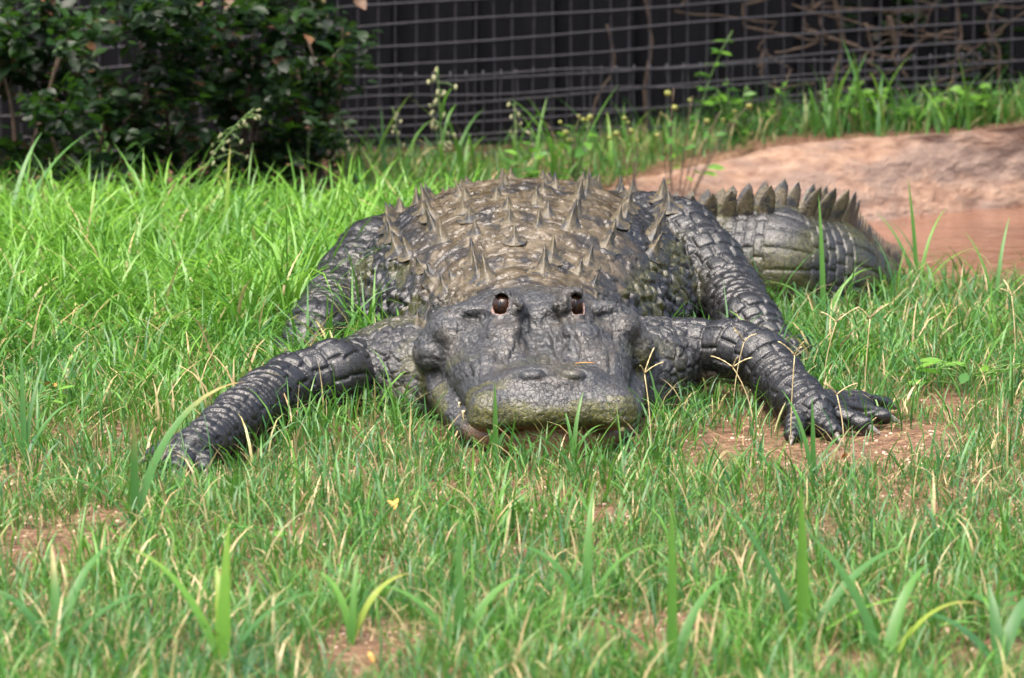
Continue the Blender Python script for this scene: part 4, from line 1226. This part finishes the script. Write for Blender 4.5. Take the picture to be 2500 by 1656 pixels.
for i in range(14):
    px0 = pr.uniform(1900, 2500); Yv = 4.0; q0 = np.array([px0, pr.uniform(60, 320)])
    pl = [q0 + np.array([pr.normal(0, 40) * j + 30 * math.sin(j * 2 + i), -pr.uniform(25, 70) * j]) for j in range(5)]
    W3 = [at(a_, b_, Yv) for a_, b_ in pl]
    W3 = [w_ + np.array([0, .16 * w_[0] - .03, 0]) for w_ in W3]
    dn = []
    for j in range(4):
        for t in np.linspace(0, 1, 5, endpoint=False): dn.append(W3[j] * (1 - t) + W3[j + 1] * t + pr.normal(0, .003, 3))
    obj('vine', tube('vine', dn, pr.uniform(.0015, .0035), 5), BROWNST, label='thin tangled dry vine woven into the fence wires above the rock bank', category='vine', group='thin dry vines in the fence')

# ---- shrubs at the left
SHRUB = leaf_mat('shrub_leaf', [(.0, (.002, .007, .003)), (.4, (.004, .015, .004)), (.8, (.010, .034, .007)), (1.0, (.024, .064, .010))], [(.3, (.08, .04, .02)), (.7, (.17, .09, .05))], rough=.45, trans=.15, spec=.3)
SHL = []
for h in (.1, .3, .5, .7, .95):
    me_ = hued(leaf_mesh(.036, .024, .25, .25, 3), h); me_.materials.append(SHRUB); SHL.append(me_)
LV = np.array([v.co[:] for v in SHL[0].vertices]); LF = np.array([f.vertices[:] for f in SHL[0].polygons])
br = np.random.default_rng(77)
def shrub(label, boxes, Yc, depth, nleaf, nsingle, base, bright=.5, stems=9, scale=1.0):
    """boxes: clumps as (px, py, radius px); leaves cluster on twigs inside them"""
    b = at(*base, Yc); b[2] = float(ground_z(np.array([b[0]]), np.array([b[1]]))[0])
    r = empty('shrub', tuple(b), label, 'shrub')
    pos, hue = [], []
    tot = sum(q[2] ** 1.6 for q in boxes)
    for px, py, rad in boxes:
        c0 = at(px, py, Yc + br.uniform(-.5, .5) * depth); R = rad / FPX * (Yc + 8)
        n_ = int(nleaf * rad ** 1.6 / tot); ntw = max(3, n_ // 22)
        twp = c0 + br.normal(0, 1, (ntw, 3)) * np.array([R * .55, depth * .3, R * .5])
        cb = br.uniform(-.25, .25)
        for q in range(n_):
            pos.append(twp[q % ntw] + br.normal(0, .021, 3)); hue.append(np.clip(bright + cb + br.normal(0, .16), 0, 1))
    pos, hue = np.array(pos), np.array(hue)
    # a leaf lies flat-ish, tilted at random
    yaw, pit, rol = br.uniform(0, 6.283, len(pos)), br.normal(.25, .45, len(pos)), br.normal(0, .45, len(pos))
    sc = br.uniform(.65, 1.25, len(pos)) * scale
    order = np.argsort(pos[:, 1]); single = set(order[:nsingle].tolist())
    rest = [i for i in range(len(pos)) if i not in single]
    for i in order[:nsingle]:
        o = obj('leaf', SHL[min(4, int(hue[i] * 5))], None, r); o.location = tuple(pos[i] - b); o.rotation_euler = (pit[i], rol[i], yaw[i]); o.scale = (sc[i],) * 3
    ri = np.array(rest); ca, sa = np.cos(yaw[ri]), np.sin(yaw[ri]); cp, sp = np.cos(pit[ri]), np.sin(pit[ri]); cr, sr_ = np.cos(rol[ri]), np.sin(rol[ri])
    Q = LV[None] * sc[ri][:, None, None]
    X, Y_, Z = Q[..., 0], Q[..., 1], Q[..., 2]
    Y1, Z1 = Y_ * cp[:, None] - Z * sp[:, None], Y_ * sp[:, None] + Z * cp[:, None]
    X2, Z2 = X * cr[:, None] + Z1 * sr_[:, None], -X * sr_[:, None] + Z1 * cr[:, None]
    X3, Y3 = X2 * ca[:, None] - Y1 * sa[:, None], X2 * sa[:, None] + Y1 * ca[:, None]
    VV = np.stack([X3, Y3, Z2], -1) + (pos[ri] - b)[:, None, :]
    FF = (LF[None] + (np.arange(len(ri)) * len(LV))[:, None, None]).reshape(-1, 4)
    me = np_mesh('foliage', VV.reshape(-1, 3), FF)
    fattr(me, 'hue', np.repeat(hue[ri], len(LV))); fattr(me, 'dry', np.repeat((br.random(len(ri)) < .03).astype(float), len(LV)))
    obj('foliage', me, SHRUB, r, kind='stuff')
    for i in range(stems):
        q = boxes[i % len(boxes)]; e = at(q[0] + br.normal(0, 12), q[1] - q[2] * .5, Yc + br.normal(0, .06)) - b
        s0 = np.array([e[0] * .35 + br.normal(0, .05), br.normal(0, .03), 0])
        obj('stem', tube('stem', bez(s0, (s0 + e) / 2 + np.array([br.normal(0, .06), 0, .05]), e, 10), [.007 * (1 - .7 * j / 9) for j in range(10)], 6), BROWNST, r)
    return r
shrub('lush green-leaved shrub with bright tips in the corner left of the other shrubs', [(-60, 420, 110), (60, 400, 110), (170, 330, 95), (100, 260, 80), (230, 260, 60), (20, 200, 90), (150, 140, 85), (190, 90, 50), (-80, 100, 120), (90, 30, 60), (60, 470, 90), (-150, 300, 120), (200, 420, 80), (30, 80, 90), (-30, 140, 80), (230, 30, 60)], 2.95, .34, 2100, 260, (60, 520), .50)
shrub('dense dark shrub with small leaves and blackish gaps, in the middle of the shrub row', [(330, 60, 60), (420, 30, 80), (360, 150, 70), (480, 110, 80), (300, 230, 60), (430, 220, 85), (520, 200, 60), (340, 320, 80), (450, 320, 80), (380, 400, 80), (500, 400, 70), (280, 400, 70), (560, 60, 60), (420, -60, 110), (300, -40, 70), (250, 455, 60), (350, 470, 60), (450, 465, 60)], 3.05, .34, 2200, 280, (400, 500), .36)
shrub('dark blue-green shrub at the end of the row, touching the wire fence', [(600, 60, 70), (640, 140, 70), (560, 290, 70), (650, 240, 75), (700, 180, 70), (720, 60, 70), (760, 130, 60), (830, 130, 45), (840, 70, 35), (740, 250, 55), (620, 340, 70), (700, 330, 60), (570, 400, 60), (660, 400, 55), (770, 200, 45), (640, -40, 100), (760, -60, 80), (800, 60, 50), (800, 190, 45), (790, 260, 45), (740, 350, 55), (560, 450, 55), (640, 445, 50), (730, 400, 50), (780, 330, 45)], 3.25, .34, 2200, 280, (680, 440), .42)
shrub('dim green shrub seen through the wire fence above the rock bank', [(2280, 60, 90), (2380, 120, 80), (2450, 40, 90), (2200, 140, 60), (2120, 40, 70), (2480, 180, 70), (2560, 100, 90), (2320, 190, 60)], 4.33, .10, 900, 120, (2350, 270), .30, 8)

# ---- low broadleaf weeds and fallen leaves on the lawn
def low_weed(px, py, n_, label, h=.03, spread=.06, sc=1.0):
    g0 = on_ground(px, py, 0); zz = float(ground_z(np.array([g0[0]]), np.array([g0[1]]))[0])
    r = empty('broadleaf_weed', (g0[0], g0[1], zz), label, 'weed')
    for i in range(n_):
        a = pr.uniform(0, 6.28); d_ = spread * pr.random() ** .6; e = (math.cos(a) * d_, math.sin(a) * d_, h * pr.uniform(.4, 1.3))
        obj('stem', tube('stem', bez((0, 0, 0), (e[0] * .3, e[1] * .3, e[2] * .9), e, 6), .0011, 4), STEM, r)
        l_ = obj('leaf', weed_leaf[i % 3], None, r); l_.location = e; l_.rotation_euler = (pr.uniform(-.2, .4), pr.normal(0, .3), a - math.pi / 2); l_.scale = (sc * pr.uniform(.7, 1.2), sc * pr.uniform(.9, 1.5), sc)
low_weed(2370, 950, 26, 'low broad-leaved weed with rounded green leaves in the lawn beyond the forefoot', .05, .10)
low_weed(60, 1040, 22, 'yellow-green small-leaved weed in the lawn, far side of the left forefoot', .07, .07, .6)
low_weed(2440, 1560, 12, 'dark broad-leaved weed at the sandy lawn edge', .05, .05, 1.2)
low_weed(640, 1330, 8, 'tiny broad-leaved seedling in a sandy gap', .03, .03, .8)
ORANGE = NT('fallen_leaf'); ORANGE.color(ORANGE.ramp(ORANGE.noise(ORANGE.pos(), 70, 3), [(.3, (.38, .14, .03)), (.7, (.60, .32, .06))])); ORANGE.setv(Roughness=.6); ORANGE = ORANGE.m
for px, py, h, s_, lab in ((300, 787, .06, .7, 'small yellow fallen leaf caught in the lush grass'), (385, 865, .05, 1.0, 'orange-brown fallen leaf beside the left hind foot'), (135, 945, .04, .9, 'tan curled fallen leaf in the short lawn'), (960, 1225, .03, 1.0, 'reddish fallen leaf in the grass before the alligator'), (2075, 1110, .01, .6, 'small tan fallen leaf on the bare sand'), (900, 1592, .012, .5, 'pale fallen leaf on the bare soil patch')):
    g0 = on_ground(px, py, h)
    o = obj('fallen_leaf', leaf_mesh(.04, .018, .5, .5, 4), ORANGE, label=lab, category='leaf'); o.location = tuple(g0); o.rotation_euler = (pr.uniform(-.4, .4), pr.uniform(-.4, .4), pr.uniform(0, 6.28)); o.scale = (s_,) * 3
co, nn = skin_at(tuple(at(1400, 897, .13)))
o = obj('fallen_leaf', leaf_mesh(.036, .006, .1, .3, 4), ORANGE, label='orange sliver of leaf lying on the alligator snout', category='leaf'); o.location = tuple(co + Vector((0, 0, .001))); o.rotation_euler = (.1, 0, -1.5)

# ---- pebbles
PEB = NT('pebble'); PEB.color(PEB.ramp(PEB.noise(PEB.pos(), 40, 3), [(.3, (.30, .18, .12)), (.7, (.55, .42, .32))])); PEB.setv(Roughness=.85); PEB = PEB.m
n = 7000
x, y = scatter(n); kp = ~under_body(x, y) & (poly_dist(x, y, POND) < -.03) & (y < 1.2); x, y = x[kp], y[kp]; n = len(x)
bm = bmesh.new(); bmesh.ops.create_icosphere(bm, subdivisions=1, radius=1); bm.verts.ensure_lookup_table()
IV = np.array([v.co[:] for v in bm.verts]); IF = np.array([[v.index for v in f.verts] for f in bm.faces]); bm.free()
s_ = gr.uniform(.0012, .0045, n); VV = IV[None] * (1 + gr.normal(0, .15, (n, len(IV), 1))) * s_[:, None, None] * np.array([1, 1, .7]) + np.stack([x, y, ground_z(x, y) + s_ * .2], 1)[:, None]
obj('gravel', np_mesh('gravel', VV.reshape(-1, 3), (IF[None] + (np.arange(n) * len(IV))[:, None, None]).reshape(-1, 3)), PEB, kind='stuff', label='tiny sandy pebbles strewn over the bare soil', category='gravel')

# ---- unseen tree above the frame, added to darken the fence and shrubs
shade_tree = empty('tree', (-.4, 6.2, 0), 'unseen leafy tree added to shade the shrubs and fence from above', 'tree')
tpts = [(0, 0, -.05), (.05, -.05, .8), (0, -.2, 1.7), (.1, -.5, 2.5), (.15, -.8, 3.2)]
obj('trunk', tube('trunk', tpts, [.16, .13, .12, .09, .05], 10), BROWNST, shade_tree)
for e in ((-1.6, -1.9, 2.3), (-.6, -2.4, 2.2), (.8, -2.2, 2.3), (1.9, -1.8, 2.5), (-2.2, -1.0, 2.6), (2.3, -.8, 2.7)):
    obj('limb', tube('limb', bez((0, -.2, 1.6), (e[0] * .4, e[1] * .4, 2.3), e, 8), [.06 * (1 - .7 * i / 7) for i in range(8)], 6), BROWNST, shade_tree)
nl = 5200
cpos = np.stack([br.uniform(-2.6, 2.8, nl), br.uniform(-2.9, .6, nl), br.uniform(1.75, 3.1, nl)], 1)
cpos = cpos[fbm(cpos, .6, 2, 500) > .40]
nl = len(cpos)
yaw, pit, rol = br.uniform(0, 6.283, nl), br.normal(.2, .5, nl), br.normal(0, .5, nl); sc = br.uniform(2.6, 4.6, nl)
ca, sa, cp, sp, cr, sr_ = np.cos(yaw), np.sin(yaw), np.cos(pit), np.sin(pit), np.cos(rol), np.sin(rol)
Q = LV[None] * sc[:, None, None]; X, Y_, Z = Q[..., 0], Q[..., 1], Q[..., 2]
Y1, Z1 = Y_ * cp[:, None] - Z * sp[:, None], Y_ * sp[:, None] + Z * cp[:, None]
X2, Z2 = X * cr[:, None] + Z1 * sr_[:, None], -X * sr_[:, None] + Z1 * cr[:, None]
X3, Y3 = X2 * ca[:, None] - Y1 * sa[:, None], X2 * sa[:, None] + Y1 * ca[:, None]
me = np_mesh('shade_crown', (np.stack([X3, Y3, Z2], -1) + cpos[:, None]).reshape(-1, 3), (LF[None] + (np.arange(nl) * len(LV))[:, None, None]).reshape(-1, 4))
fattr(me, 'hue', np.repeat(br.uniform(.3, .9, nl), len(LV))); fattr(me, 'dry', np.zeros(nl * len(LV)))
obj('shade_crown', me, SHRUB, shade_tree, kind='stuff')
